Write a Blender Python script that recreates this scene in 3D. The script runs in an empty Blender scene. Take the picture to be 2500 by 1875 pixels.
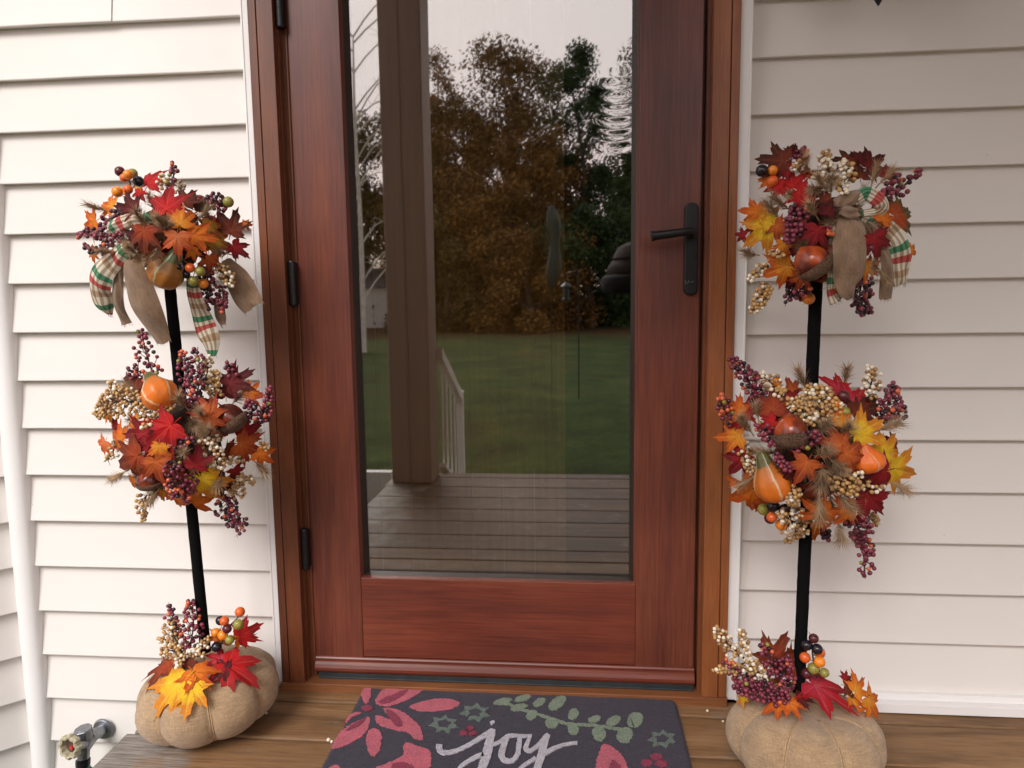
import bpy, bmesh, math, random
from mathutils import Vector, Matrix, Euler
R = math.radians
random.seed(7)
C = bpy.context.scene.collection
SC = bpy.context.scene

# ------------------------------------------------------------------ camera
# world: house wall is the plane y=0 (x to the right, z up), deck top is z=0, the yard lies towards -y
CH, CD = 0.912, 1.5914
YAW, PITCH, ROLL, FPX = 0.0912, -0.1156, 0.0130, 1758.18     # FPX in pixels of a 2500 px wide picture
RM = Matrix.Rotation(YAW, 3, 'Z') @ Matrix.Rotation(PITCH, 3, 'X') @ Matrix.Rotation(ROLL, 3, 'Y')
CAMP = Vector((0, -CD, CH))
cam = bpy.data.objects.new('camera', bpy.data.cameras.new('camera')); C.objects.link(cam)
cam.data.sensor_width = 36; cam.data.lens = FPX / 2500 * 36
cam.data.clip_start = 0.02; cam.data.clip_end = 600
m4 = Matrix((( *RM.col[0],), (*RM.col[2],), (*(-RM.col[1]),))).transposed().to_4x4()
m4.translation = CAMP
cam.matrix_world = m4
SC.camera = cam
# ------------------------------------------------------------------ light
w = bpy.data.worlds.new('World'); SC.world = w; w.use_nodes = True
nt = w.node_tree; nt.nodes.clear()
def N(nt, t, **k):
    n = nt.nodes.new(t)
    for a, b in k.items():
        if a in n.inputs: n.inputs[a].default_value = b
        else: setattr(n, a, b)
    return n
SUN_EL, SUN_AZ = R(42), R(-22)          # azimuth measured from -y (the yard side) towards -x
sunvec = Vector((math.sin(SUN_AZ) * math.cos(SUN_EL), -math.cos(SUN_AZ) * math.cos(SUN_EL), math.sin(SUN_EL)))
sky = N(nt, 'ShaderNodeTexSky', sky_type='NISHITA', sun_disc=False, sun_elevation=SUN_EL, sun_rotation=math.atan2(sunvec.x, sunvec.y))
bg1 = N(nt, 'ShaderNodeBackground', Strength=0.05)
nt.links.new(sky.outputs[0], bg1.inputs[0])
tc = N(nt, 'ShaderNodeTexCoord'); sp = N(nt, 'ShaderNodeSeparateXYZ'); nt.links.new(tc.outputs['Generated'], sp.inputs[0])
cr = N(nt, 'ShaderNodeValToRGB'); nt.links.new(sp.outputs[2], cr.inputs[0])
e = cr.color_ramp.elements
e[0].position = 0.0; e[0].color = (1.0, .66, .62, 1)
e[1].position = 0.75; e[1].color = (.86, .86, 1.0, 1)
for pos, col in ((.13, (1.0, .74, .70, 1)), (.27, (1.0, .84, .79, 1)), (.45, (1.0, .88, .83, 1))):
    x = cr.color_ramp.elements.new(pos); x.color = col
nz = N(nt, 'ShaderNodeTexNoise', Scale=2.2, Detail=4.0, Roughness=.5); nt.links.new(tc.outputs['Generated'], nz.inputs['Vector'])
mr = N(nt, 'ShaderNodeMapRange'); nt.links.new(nz.outputs[0], mr.inputs[0]); mr.inputs[3].default_value = .86; mr.inputs[4].default_value = 1.14
mx = N(nt, 'ShaderNodeMix', data_type='RGBA', blend_type='MULTIPLY'); mx.inputs[0].default_value = 1
nt.links.new(cr.outputs[0], mx.inputs[6]); nt.links.new(mr.outputs[0], mx.inputs[7])
bg2 = N(nt, 'ShaderNodeBackground', Strength=1.15); nt.links.new(mx.outputs[2], bg2.inputs[0])
ad = N(nt, 'ShaderNodeAddShader'); nt.links.new(bg1.outputs[0], ad.inputs[0]); nt.links.new(bg2.outputs[0], ad.inputs[1])
wo = N(nt, 'ShaderNodeOutputWorld'); nt.links.new(ad.outputs[0], wo.inputs[0])
sl = bpy.data.lights.new('sun', 'SUN'); sl.energy = 2.0; sl.angle = R(29); sl.color = (1, .96, .92)
so = bpy.data.objects.new('sun', sl); C.objects.link(so); so.rotation_euler = sunvec.to_track_quat('Z', 'Y').to_euler()
so.location = (-3, -5, 6)
SC.view_settings.view_transform = 'Standard'; SC.view_settings.look = 'None'
SC.view_settings.exposure = 0.60; SC.view_settings.gamma = 1
SC.render.engine = 'CYCLES'
try:
    SC.cycles.max_bounces = 8; SC.cycles.transparent_max_bounces = 12
except Exception: pass

# ------------------------------------------------------------------ helpers
class MB:
    def __init__(s): s.v = []; s.f = []; s.m = []; s.uv = []; s.has_uv = False
    def add(s, vs, fs, mi=0, uvs=None):
        b = len(s.v); s.v += [tuple(p) for p in vs]
        for k, f in enumerate(fs):
            s.f.append([b + i for i in f]); s.m.append(mi)
            s.uv.append(uvs[k] if uvs else None)
            if uvs: s.has_uv = True
    def box(s, x0, x1, y0, y1, z0, z1, mi=0):
        vs = [(x, y, z) for z in (z0, z1) for y in (y0, y1) for x in (x0, x1)]
        s.add(vs, [(0, 2, 3, 1), (4, 5, 7, 6), (0, 1, 5, 4), (2, 6, 7, 3), (0, 4, 6, 2), (1, 3, 7, 5)], mi)
    def tube(s, pts, rad, n=8, mi=0, cap=True):
        pts = [Vector(p) for p in pts]; k = len(pts)
        rs = rad if isinstance(rad, (list, tuple)) else [rad] * k
        vs = []; up = None
        for i in range(k):
            t = (pts[min(i + 1, k - 1)] - pts[max(i - 1, 0)])
            t = t.normalized() if t.length > 1e-9 else Vector((0, 0, 1))
            if up is None: up = t.orthogonal().normalized()
            a = (up - t * up.dot(t))
            a = a.normalized() if a.length > 1e-6 else t.orthogonal().normalized()
            up = a; b = t.cross(a)
            for j in range(n):
                an = 2 * math.pi * j / n
                vs.append(pts[i] + (a * math.cos(an) + b * math.sin(an)) * rs[i])
        fs = [(i * n + j, i * n + (j + 1) % n, (i + 1) * n + (j + 1) % n, (i + 1) * n + j) for i in range(k - 1) for j in range(n)]
        if cap: fs += [tuple(range(n - 1, -1, -1)), tuple((k - 1) * n + j for j in range(n))]
        s.add(vs, fs, mi)
    def lathe(s, prof, M, n=24, mi=0, rfun=None):
        vs = []
        for i, (r, z) in enumerate(prof):
            for j in range(n):
                a = 2 * math.pi * j / n; q = r * (rfun(a, i) if rfun else 1)
                vs.append(M @ Vector((q * math.cos(a), q * math.sin(a), z)))
        k = len(prof)
        s.add(vs, [(i * n + j, i * n + (j + 1) % n, (i + 1) * n + (j + 1) % n, (i + 1) * n + j) for i in range(k - 1) for j in range(n)]
              + [tuple(range(n - 1, -1, -1)), tuple((k - 1) * n + j for j in range(n))], mi)
    def sphere(s, c, r, mi=0, lv=0):
        V, F = ICO[lv]; c = Vector(c)
        s.add([c + p * r for p in V], F, mi)
    def prism(s, pts, z0, z1, mi=0):
        k = len(pts)
        vs = [(x, y, z0) for x, y in pts] + [(x, y, z1) for x, y in pts]
        s.add(vs, [tuple(range(k - 1, -1, -1)), tuple(range(k, 2 * k))] + [(i, (i + 1) % k, k + (i + 1) % k, k + i) for i in range(k)], mi)
    def build(s, name, mats, parent=None, smooth=False, loc=None, bevel=0):
        me = bpy.data.meshes.new(name)
        o0 = Vector(loc) if loc is not None else Vector((0, 0, 0))
        me.from_pydata([tuple(Vector(p) - o0) for p in s.v], [], s.f)
        if not isinstance(mats, (list, tuple)): mats = [mats]
        for m in mats: me.materials.append(m)
        for p, mi in zip(me.polygons, s.m): p.material_index = mi; p.use_smooth = smooth
        if s.has_uv:
            ul = me.uv_layers.new(name='UVMap')
            for p, u in zip(me.polygons, s.uv):
                if u:
                    for li, c in zip(p.loop_indices, u): ul.data[li].uv = c
        me.update()
        o = bpy.data.objects.new(name, me); C.objects.link(o); o.location = o0
        if parent is not None:
            o.parent = parent; o.matrix_parent_inverse = world_of(parent).inverted()
        if bevel:
            b = o.modifiers.new('bevel', 'BEVEL'); b.width = bevel; b.segments = 2; b.limit_method = 'ANGLE'; b.angle_limit = R(40)
        return o
def world_of(o):
    m = o.matrix_basis.copy()
    if o.parent: m = world_of(o.parent) @ o.matrix_parent_inverse @ m
    return m
ICO = []
for lv in (1, 2):
    bm = bmesh.new(); bmesh.ops.create_icosphere(bm, subdivisions=lv, radius=1)
    bm.verts.ensure_lookup_table()
    ICO.append(([v.co.copy() for v in bm.verts], [tuple(v.index for v in f.verts) for f in bm.faces])); bm.free()
def tag(o, label=None, cat=None, group=None, kind=None):
    if label: o['label'] = label
    if cat: o['category'] = cat
    if group: o['group'] = group
    if kind: o['kind'] = kind
    return o
def empty(name, loc, label, cat, group=None):
    o = bpy.data.objects.new(name, None); C.objects.link(o); o.location = loc; o.empty_display_size = .05
    return tag(o, label, cat, group)
def smoothpath(pts, n=6):
    P = [Vector(p) for p in pts]; out = []
    for i in range(len(P) - 1):
        a, b, c, d = P[max(i - 1, 0)], P[i], P[i + 1], P[min(i + 2, len(P) - 1)]
        for k in range(n):
            t = k / n
            out.append(.5 * ((2 * b) + (c - a) * t + (2 * a - 5 * b + 4 * c - d) * t * t + (3 * b - a - 3 * c + d) * t ** 3))
    out.append(P[-1]); return out
def ray(u, v):
    return RM @ Vector(((u - 1250) / FPX, 1, (937.5 - v) / FPX))
def onplane(u, v, y):                    # a point of the vertical plane y
    d = ray(u, v); return CAMP + d * ((y + CD) / d.y)
def onfloor(u, v, z=0.0):
    d = ray(u, v); return CAMP + d * ((z - CH) / d.z)

# ------------------------------------------------------------------ materials
def mat(name):
    m = bpy.data.materials.new(name); m.use_nodes = True
    b = m.node_tree.nodes['Principled BSDF']; return m, m.node_tree, b
def L(nt, a, b): nt.links.new(a, b)
def bump(nt, b, src, strength=.3, dist=.002):
    n = N(nt, 'ShaderNodeBump', Strength=strength, Distance=dist); L(nt, src, n.inputs['Height']); L(nt, n.outputs[0], b.inputs['Normal']); return n
def coords(nt, scale=(1, 1, 1), kind='Object', rnd=0):
    t = N(nt, 'ShaderNodeTexCoord'); mp = N(nt, 'ShaderNodeMapping'); mp.inputs['Scale'].default_value = scale
    if rnd:
        oi = N(nt, 'ShaderNodeObjectInfo'); vm = N(nt, 'ShaderNodeVectorMath', operation='SCALE'); cx = N(nt, 'ShaderNodeCombineXYZ')
        for i in range(3): L(nt, oi.outputs['Random'], cx.inputs[i])
        L(nt, cx.outputs[0], vm.inputs[0]); vm.inputs['Scale'].default_value = rnd
        L(nt, vm.outputs[0], mp.inputs['Location'])
    L(nt, t.outputs[kind], mp.inputs[0]); return mp.outputs[0]
def noise(nt, vec, scale, detail=4, rough=.5, dist=0):
    n = N(nt, 'ShaderNodeTexNoise', Scale=scale, Detail=detail, Roughness=rough, Distortion=dist)
    L(nt, vec, n.inputs['Vector']); return n.outputs[0]
def ramp(nt, fac, stops):
    r = N(nt, 'ShaderNodeValToRGB'); L(nt, fac, r.inputs[0]); el = r.color_ramp.elements
    while len(el) < len(stops): el.new(.5)
    for x, (p, c) in zip(el, stops): x.position = p; x.color = (*c, 1) if len(c) == 3 else c
    return r.outputs[0]
def mixc(nt, fac, a, b, mode='MIX'):
    m = N(nt, 'ShaderNodeMix', data_type='RGBA', blend_type=mode)
    for s, i in ((fac, 0), (a, 6), (b, 7)):
        if isinstance(s, (int, float)): m.inputs[i].default_value = s
        elif isinstance(s, tuple): m.inputs[i].default_value = (*s, 1)
        else: L(nt, s, m.inputs[i])
    return m.outputs[2]
def plain(name, col, rough=.5, var=.12, nscale=60, metal=0, bmp=0.15, spec=None, rnd=5):
    m, nt, b = mat(name)
    v = coords(nt, rnd=rnd); n = noise(nt, v, nscale)
    d = tuple(max(0, c * (1 - var)) for c in col); u = tuple(min(1, c * (1 + var)) for c in col)
    L(nt, ramp(nt, n, [(.3, d), (.7, u)]), b.inputs['Base Color'])
    b.inputs['Roughness'].default_value = rough; b.inputs['Metallic'].default_value = metal
    if spec is not None: b.inputs['Specular IOR Level'].default_value = spec
    if bmp: bump(nt, b, n, bmp, .001)
    return m
def wood(name, c0, c1, c2, axis, rough=.38, fine=420, broad=9, rnd=0, coat=0, blot=.5, bmp=.12, spec=.5):
    m, nt, b = mat(name)
    s = [1, 1, 1]; s[axis] = .035
    v = coords(nt, tuple(s), rnd=rnd)
    f = noise(nt, v, fine, 3, .6)
    s2 = [1, 1, 1]; s2[axis] = .09
    v2 = coords(nt, tuple(s2), rnd=rnd)
    g = noise(nt, v2, broad, 5, .6, .6); v3 = coords(nt, rnd=rnd); bl = noise(nt, v3, 3.5, 3)
    col = ramp(nt, g, [(.28, c0), (.5, c1), (.72, c2)])
    fc = ramp(nt, f, [(.32, (.66, .62, .60)), (.6, (1.10, 1.08, 1.06))])
    col = mixc(nt, .75, col, fc, 'MULTIPLY')
    bc = ramp(nt, bl, [(.3, (1 - blot * .4,) * 3), (.7, (1 + blot * .25,) * 3)])
    col = mixc(nt, 1.0, col, bc, 'MULTIPLY')
    L(nt, col, b.inputs['Base Color'])
    L(nt, ramp(nt, g, [(.2, (rough + .1,) * 3), (.8, (rough - .08,) * 3)]), b.inputs['Roughness'])
    b.inputs['Specular IOR Level'].default_value = spec
    bump(nt, b, f, bmp, .001)
    return m
# vinyl siding: faint emboss, slightly uneven, a little dirt
def vinyl(name, col, rough=.55):
    m, nt, b = mat(name)
    v = coords(nt, (.25, 1, 6)); n = noise(nt, v, 40, 3); v2 = coords(nt, (.5, 1, 1)); d = noise(nt, v2, 2.3, 5, .55)
    c = ramp(nt, d, [(.3, tuple(x * .94 for x in col)), (.7, col)])
    v3 = coords(nt); sp_ = noise(nt, v3, 75, 2, .4)
    c = mixc(nt, 1.0, c, ramp(nt, sp_, [(.17, (.80, .77, .72)), (.21, (1, 1, 1))]), 'MULTIPLY')
    L(nt, c, b.inputs['Base Color']); b.inputs['Roughness'].default_value = rough
    b.inputs['Specular IOR Level'].default_value = .3
    bp = bump(nt, b, n, .06, .001)
    n2 = noise(nt, coords(nt, (1, 1, 3)), 3.0, 2); b2 = N(nt, 'ShaderNodeBump', Strength=.25, Distance=.006)
    L(nt, n2, b2.inputs['Height']); L(nt, b2.outputs[0], bp.inputs['Normal'])
    return m
M_SIDE = vinyl('vinyl_siding', (.745, .708, .665))
M_TRIM = vinyl('white_vinyl_trim', (.82, .80, .78), .45)
M_DOOR_V = wood('mahogany_upright', (.078, .022, .015), (.140, .036, .022), (.190, .055, .029), 2, .36, 210, 13, blot=.7)
M_DOOR_H = wood('mahogany_level', (.100, .023, .014), (.165, .038, .021), (.210, .056, .028), 0, .36, 210, 13, blot=.6)
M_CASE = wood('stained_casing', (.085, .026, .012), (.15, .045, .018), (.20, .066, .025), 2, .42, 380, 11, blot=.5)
M_CASE_LIT = wood('stained_casing_lit', (.17, .052, .017), (.25, .080, .025), (.32, .11, .036), 2, .42, 380, 11, blot=.4)  # same wood as the other casing; stronger light put into its tone
M_SILL = wood('golden_sill', (.14, .05, .018), (.23, .085, .03), (.30, .12, .045), 0, .45, 300, 9)
M_BLACK = plain('black_iron', (.012, .012, .013), .38, .3, 90, .3, .12)
M_SWEEP = plain('dark_rubber', (.022, .027, .030), .55, .25, 50)
M_BEAD = plain('dark_bronze_bead', (.025, .014, .010), .45, .2, 50)
def deckmat():
    m, nt, b = mat('weathered_decking')
    v = coords(nt, (.05, 1, 1), rnd=9); f = noise(nt, v, 260, 4, .65); v2 = coords(nt, (.12, 1, 1), rnd=9); g = noise(nt, v2, 14, 5, .6, .8)
    brown = ramp(nt, g, [(.3, (.12, .062, .026)), (.5, (.22, .118, .050)), (.72, (.31, .172, .080))])
    grey = ramp(nt, f, [(.3, (.11, .094, .078)), (.7, (.32, .285, .25))])
    v3 = coords(nt, (.5, 1, 1), kind='Object'); t = N(nt, 'ShaderNodeNewGeometry'); s = N(nt, 'ShaderNodeSeparateXYZ'); L(nt, t.outputs['Position'], s.inputs[0])
    wn = noise(nt, t.outputs['Position'], 9, 5, .65)
    # wear: bare grey wood towards the open end of the porch (left) and away from the wall
    a = N(nt, 'ShaderNodeMapRange'); L(nt, s.outputs[0], a.inputs[0]); a.inputs[1].default_value = -.70; a.inputs[2].default_value = -.92; a.inputs[3].default_value = 0; a.inputs[4].default_value = .38
    c = N(nt, 'ShaderNodeMapRange'); L(nt, s.outputs[1], c.inputs[0]); c.inputs[1].default_value = -.15; c.inputs[2].default_value = -.9; c.inputs[3].default_value = 0; c.inputs[4].default_value = .04
    ad = N(nt, 'ShaderNodeMath', operation='ADD'); L(nt, a.outputs[0], ad.inputs[0]); L(nt, c.outputs[0], ad.inputs[1])
    a2 = N(nt, 'ShaderNodeMath', operation='ADD'); L(nt, ad.outputs[0], a2.inputs[0]); L(nt, wn, a2.inputs[1])
    fac = ramp(nt, a2.outputs[0], [(.60, (0, 0, 0)), (.82, (1, 1, 1))])
    dk = N(nt, 'ShaderNodeMapRange'); L(nt, s.outputs[1], dk.inputs[0]); dk.inputs[1].default_value = -.50; dk.inputs[2].default_value = -1.0; dk.inputs[3].default_value = 0; dk.inputs[4].default_value = .85   # dimness of the reflected deck put into the outer boards' colour
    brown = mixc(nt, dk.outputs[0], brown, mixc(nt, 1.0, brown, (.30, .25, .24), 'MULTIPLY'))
    col = mixc(nt, fac, brown, grey)
    fl = ramp(nt, f, [(.30, (.55, .52, .5)), (.55, (1.05, 1.04, 1.03))]); col = mixc(nt, .8, col, fl, 'MULTIPLY')
    kn = N(nt, 'ShaderNodeTexVoronoi', Scale=3.1); L(nt, coords(nt, (.45, 1.0, 1), rnd=9), kn.inputs['Vector'])
    col = mixc(nt, 1.0, col, ramp(nt, kn.outputs['Distance'], [(.03, (.35, .28, .24)), (.065, (1, 1, 1))]), 'MULTIPLY')
    L(nt, col, b.inputs['Base Color']); b.inputs['Roughness'].default_value = .62
    bump(nt, b, f, .35, .0015); return m
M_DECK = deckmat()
def burlap(name, col, scale=520, uv=False):
    m, nt, b = mat(name)
    v = coords(nt, kind='UV' if uv else 'Object')
    s = N(nt, 'ShaderNodeSeparateXYZ'); L(nt, v, s.inputs[0])
    hs = []
    for i in ((0, 1) if uv else (0, 2)):
        nn = noise(nt, v, 35, 2); q = N(nt, 'ShaderNodeMath', operation='MULTIPLY_ADD'); L(nt, nn, q.inputs[0]); q.inputs[1].default_value = .004; L(nt, s.outputs[i], q.inputs[2])
        k = N(nt, 'ShaderNodeMath', operation='MULTIPLY'); L(nt, q.outputs[0], k.inputs[0]); k.inputs[1].default_value = 2 * math.pi * scale
        sn = N(nt, 'ShaderNodeMath', operation='SINE'); L(nt, k.outputs[0], sn.inputs[0]); hs.append(sn.outputs[0])
    mul = N(nt, 'ShaderNodeMath', operation='MULTIPLY_ADD'); L(nt, hs[0], mul.inputs[0]); L(nt, hs[1], mul.inputs[1]); mul.inputs[2].default_value = .5
    n = noise(nt, v, 430, 3, .75); st = noise(nt, v, 28, 4, .6); sl1 = noise(nt, coords(nt, (.12, .12, 1), kind='UV' if uv else 'Object'), 420, 2); sl2 = noise(nt, coords(nt, (1, .12 if uv else 1, .12), kind='UV' if uv else 'Object'), 420, 2)
    c = ramp(nt, st, [(.25, tuple(x * .78 for x in col)), (.55, col), (.8, tuple(min(1, x * 1.15) for x in col))])
    c = mixc(nt, .7, c, ramp(nt, n, [(.3, (.72, .70, .67)), (.65, (1.1, 1.09, 1.06))]), 'MULTIPLY')
    c = mixc(nt, .35, c, ramp(nt, sl1, [(.35, (.62, .60, .56)), (.62, (1.15, 1.14, 1.1))]), 'MULTIPLY'); c = mixc(nt, .35, c, ramp(nt, sl2, [(.35, (.62, .60, .56)), (.62, (1.15, 1.14, 1.1))]), 'MULTIPLY')
    L(nt, c, b.inputs['Base Color']); b.inputs['Roughness'].default_value = .95; b.inputs['Specular IOR Level'].default_value = .1
    b.inputs['Sheen Weight'].default_value = .25
    a = N(nt, 'ShaderNodeMath', operation='ADD'); L(nt, sl1, a.inputs[0]); L(nt, n, a.inputs[1])
    bump(nt, b, a.outputs[0], 1.0, .0022); return m
M_BURLAP = burlap('burlap', (.45, .31, .185))
M_BURLAP_R = burlap('burlap_ribbon', (.34, .225, .15), 600, True)
M_TWINE = plain('jute_twine', (.40, .27, .15), .95, .35, 500, 0, .6)
def plaidmat():
    m, nt, b = mat('plaid_ribbon')
    v = coords(nt, kind='UV'); s = N(nt, 'ShaderNodeSeparateXYZ'); L(nt, v, s.inputs[0])
    def band(i, period, stops):
        k = N(nt, 'ShaderNodeMath', operation='DIVIDE'); L(nt, s.outputs[i], k.inputs[0]); k.inputs[1].default_value = period
        f = N(nt, 'ShaderNodeMath', operation='FRACT'); L(nt, k.outputs[0], f.inputs[0])
        r = N(nt, 'ShaderNodeValToRGB'); L(nt, f.outputs[0], r.inputs[0]); r.color_ramp.interpolation = 'CONSTANT'
        el = r.color_ramp.elements
        while len(el) < len(stops): el.new(.5)
        for x, (p, c) in zip(el, stops): x.position = p; x.color = (*c, 1)
        return r.outputs[0]
    cream = (.62, .56, .45); tan = (.42, .30, .19); g = (.06, .23, .12); rd = (.46, .075, .065)
    along = band(1, .074, [(0, cream), (.14, g), (.30, cream), (.42, rd), (.58, cream), (.74, tan), (.90, cream)])
    across = band(0, .0155, [(0, (1.05, 1.05, 1.05)), (.5, (.56, .49, .43))])
    c = mixc(nt, 1.0, along, across, 'MULTIPLY'); n = noise(nt, v, 900, 2)
    c = mixc(nt, .6, c, ramp(nt, n, [(.3, (.75, .72, .68)), (.7, (1.1, 1.1, 1.1))]), 'MULTIPLY')
    L(nt, c, b.inputs['Base Color']); b.inputs['Roughness'].default_value = .85
    bump(nt, b, n, .4, .0006); return m
M_PLAID = plaidmat()
def leafmat(name, c0, c1, tip, v=(.8, .35, .1)):
    m, nt, b = mat(name)
    vv = coords(nt); ln = N(nt, 'ShaderNodeVectorMath', operation='LENGTH'); L(nt, vv, ln.inputs[0])
    n = noise(nt, coords(nt, rnd=7), 3.2, 4, .6)
    a = N(nt, 'ShaderNodeMath', operation='MULTIPLY_ADD'); L(nt, n, a.inputs[0]); a.inputs[1].default_value = .8; L(nt, ln.outputs['Value'], a.inputs[2])
    c = ramp(nt, a.outputs[0], [(.45, c0), (.80, c1), (1.22, tip)] if False else [(.40, c0), (.72, c1), (.98, tip)])
    at = N(nt, 'ShaderNodeAttribute', attribute_name='vein')
    p = N(nt, 'ShaderNodeMath', operation='POWER'); L(nt, at.outputs['Fac'], p.inputs[0]); p.inputs[1].default_value = 5
    q = N(nt, 'ShaderNodeMath', operation='MULTIPLY'); L(nt, p.outputs[0], q.inputs[0]); q.inputs[1].default_value = .5
    c = mixc(nt, q.outputs[0], c, v)
    n2 = noise(nt, coords(nt, rnd=3), 26, 3); c = mixc(nt, .6, c, ramp(nt, n2, [(.3, (.72, .70, .68)), (.7, (1.12, 1.12, 1.12))]), 'MULTIPLY')
    L(nt, c, b.inputs['Base Color']); b.inputs['Roughness'].default_value = .62; b.inputs['Specular IOR Level'].default_value = .25
    bump(nt, b, n2, .5, .004)
    # cloth leaves let a little light through
    tr = N(nt, 'ShaderNodeBsdfTranslucent'); L(nt, c, tr.inputs[0]); ms = N(nt, 'ShaderNodeMixShader'); ms.inputs[0].default_value = .22
    out = nt.nodes['Material Output']; L(nt, b.outputs[0], ms.inputs[1]); L(nt, tr.outputs[0], ms.inputs[2]); L(nt, ms.outputs[0], out.inputs[0])
    return m
LM = {
 'red': leafmat('leaf_red', (.55, .012, .012), (.50, .012, .015), (.30, .01, .012), (.75, .10, .05)),
 'pink': leafmat('leaf_rose_red', (.52, .04, .07), (.50, .025, .045), (.42, .012, .02), (.7, .2, .2)),
 'crim': leafmat('leaf_crimson', (.33, .012, .016), (.28, .010, .016), (.17, .010, .014), (.45, .06, .05)),
 'burg': leafmat('leaf_burgundy', (.16, .010, .014), (.12, .010, .012), (.07, .010, .010), (.25, .05, .04)),
 'rust': leafmat('leaf_rust', (.40, .065, .018), (.33, .045, .014), (.17, .03, .012), (.5, .15, .05)),
 'rustd': leafmat('leaf_dark_rust', (.22, .045, .018), (.16, .028, .012), (.07, .02, .012), (.3, .09, .04)),
 'rusto': leafmat('leaf_rust_orange', (.60, .13, .02), (.50, .10, .02), (.33, .045, .015), (.7, .3, .1)),
 'salm': leafmat('leaf_salmon', (.70, .20, .08), (.68, .17, .05), (.60, .10, .03), (.8, .4, .2)),
 'oran': leafmat('leaf_orange', (.75, .20, .02), (.72, .17, .015), (.52, .09, .01), (.85, .35, .05)),
 'amb': leafmat('leaf_amber', (.78, .33, .03), (.75, .24, .02), (.60, .12, .015), (.85, .5, .1)),
 'yell': leafmat('leaf_yellow', (.85, .55, .03), (.82, .50, .02), (.66, .24, .02), (.9, .65, .12)),
 'must': leafmat('leaf_mustard', (.50, .28, .03), (.45, .22, .03), (.28, .07, .02), (.6, .4, .1)),
 'rgrn': leafmat('leaf_rust_green_tips', (.48, .09, .02), (.42, .07, .02), (.10, .09, .03), (.6, .2, .08)),
}
BM = {k: plain('berry_' + k, c, rg, .25, 300, 0, .05) for k, c, rg in (
 ('gold', (.50, .29, .10), .38), ('tan', (.36, .20, .085), .42), ('cream', (.80, .70, .54), .35), ('olive', (.27, .24, .045), .33),
 ('plum', (.15, .022, .042), .36), ('wine', (.24, .040, .062), .38), ('dark', (.035, .010, .018), .28), ('coral', (.62, .13, .05), .35),
 ('pumpkin', (.80, .24, .02), .3), ('maroon', (.085, .012, .016), .28), ('black', (.014, .010, .014), .22), ('scarlet', (.70, .12, .02), .3))}
M_STEM = plain('brown_wire', (.06, .035, .025), .8, .3, 100)
M_NEEDLE = plain('dry_needles', (.36, .235, .130), .8, .45, 30)
M_POLE = plain('black_felt', (.006, .006, .006), 1.0, .4, 700, 0, .9, .05)
M_CORE = plain('moss_core', (.035, .018, .010), 1.0, .5, 60, 0, .9)
def nutmat():
    m, nt, b = mat('glossy_chestnut'); n = noise(nt, coords(nt, rnd=4), 1.5, 2)
    L(nt, ramp(nt, n, [(.35, (.060, .012, .008)), (.52, (.17, .028, .012)), (.66, (.42, .07, .014))]), b.inputs['Base Color']); b.inputs['Roughness'].default_value = .22; return m
M_NUT = nutmat(); M_CAP = plain('rough_acorn_cap', (.30, .16, .09), .95, .45, 22, 0, 1.0)
M_CAP.node_tree.nodes['Bump'].inputs['Distance'].default_value = .05
def gourdmat(name, low, top, stripe):
    m, nt, b = mat(name)
    t = N(nt, 'ShaderNodeTexCoord'); s = N(nt, 'ShaderNodeSeparateXYZ'); L(nt, t.outputs['Object'], s.inputs[0])
    n = noise(nt, t.outputs['Object'], 2.5, 4)
    a = N(nt, 'ShaderNodeMath', operation='MULTIPLY_ADD'); L(nt, n, a.inputs[0]); a.inputs[1].default_value = .5; L(nt, s.outputs[2], a.inputs[2])
    c = ramp(nt, a.outputs[0], [(.35, low), (.95, tuple((x + y) / 2 for x, y in zip(low, top))), (1.0, top)])
    an = N(nt, 'ShaderNodeMath', operation='ARCTAN2'); L(nt, s.outputs[1], an.inputs[0]); L(nt, s.outputs[0], an.inputs[1])
    w_ = N(nt, 'ShaderNodeMath', operation='MULTIPLY_ADD'); L(nt, n, w_.inputs[0]); w_.inputs[1].default_value = .5; L(nt, an.outputs[0], w_.inputs[2])
    k = N(nt, 'ShaderNodeMath', operation='MULTIPLY'); L(nt, w_.outputs[0], k.inputs[0]); k.inputs[1].default_value = 4
    q = N(nt, 'ShaderNodeMath', operation='SINE'); L(nt, k.outputs[0], q.inputs[0])
    f = ramp(nt, q.outputs[0], [(.95, (0, 0, 0)), (.985, (.6, .6, .6))])
    c = mixc(nt, f, c, stripe)
    L(nt, c, b.inputs['Base Color']); b.inputs['Roughness'].default_value = .42
    bump(nt, b, noise(nt, t.outputs['Object'], 8, 2), .15, .01); return m
M_GOURD = gourdmat('gourd_orange_green', (.75, .17, .012), (.09, .08, .018), (.62, .60, .40))
M_GOURD2 = gourdmat('gourd_brown_green', (.36, .12, .015), (.06, .07, .018), (.35, .45, .25))
M_GOURD3 = gourdmat('gourd_orange', (.75, .16, .015), (.65, .12, .012), (.66, .40, .25))
M_METAL = plain('dull_cast_metal', (.30, .31, .33), .38, .2, 60, .85, .2)
M_TEAL = plain('teal_plastic', (.005, .22, .20), .35, .15, 40)
M_BEIGE = plain('beige_plastic_wheel', (.40, .36, .24), .45, .15, 40)
M_REDP = plain('red_plastic', (.5, .03, .02), .4)
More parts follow.
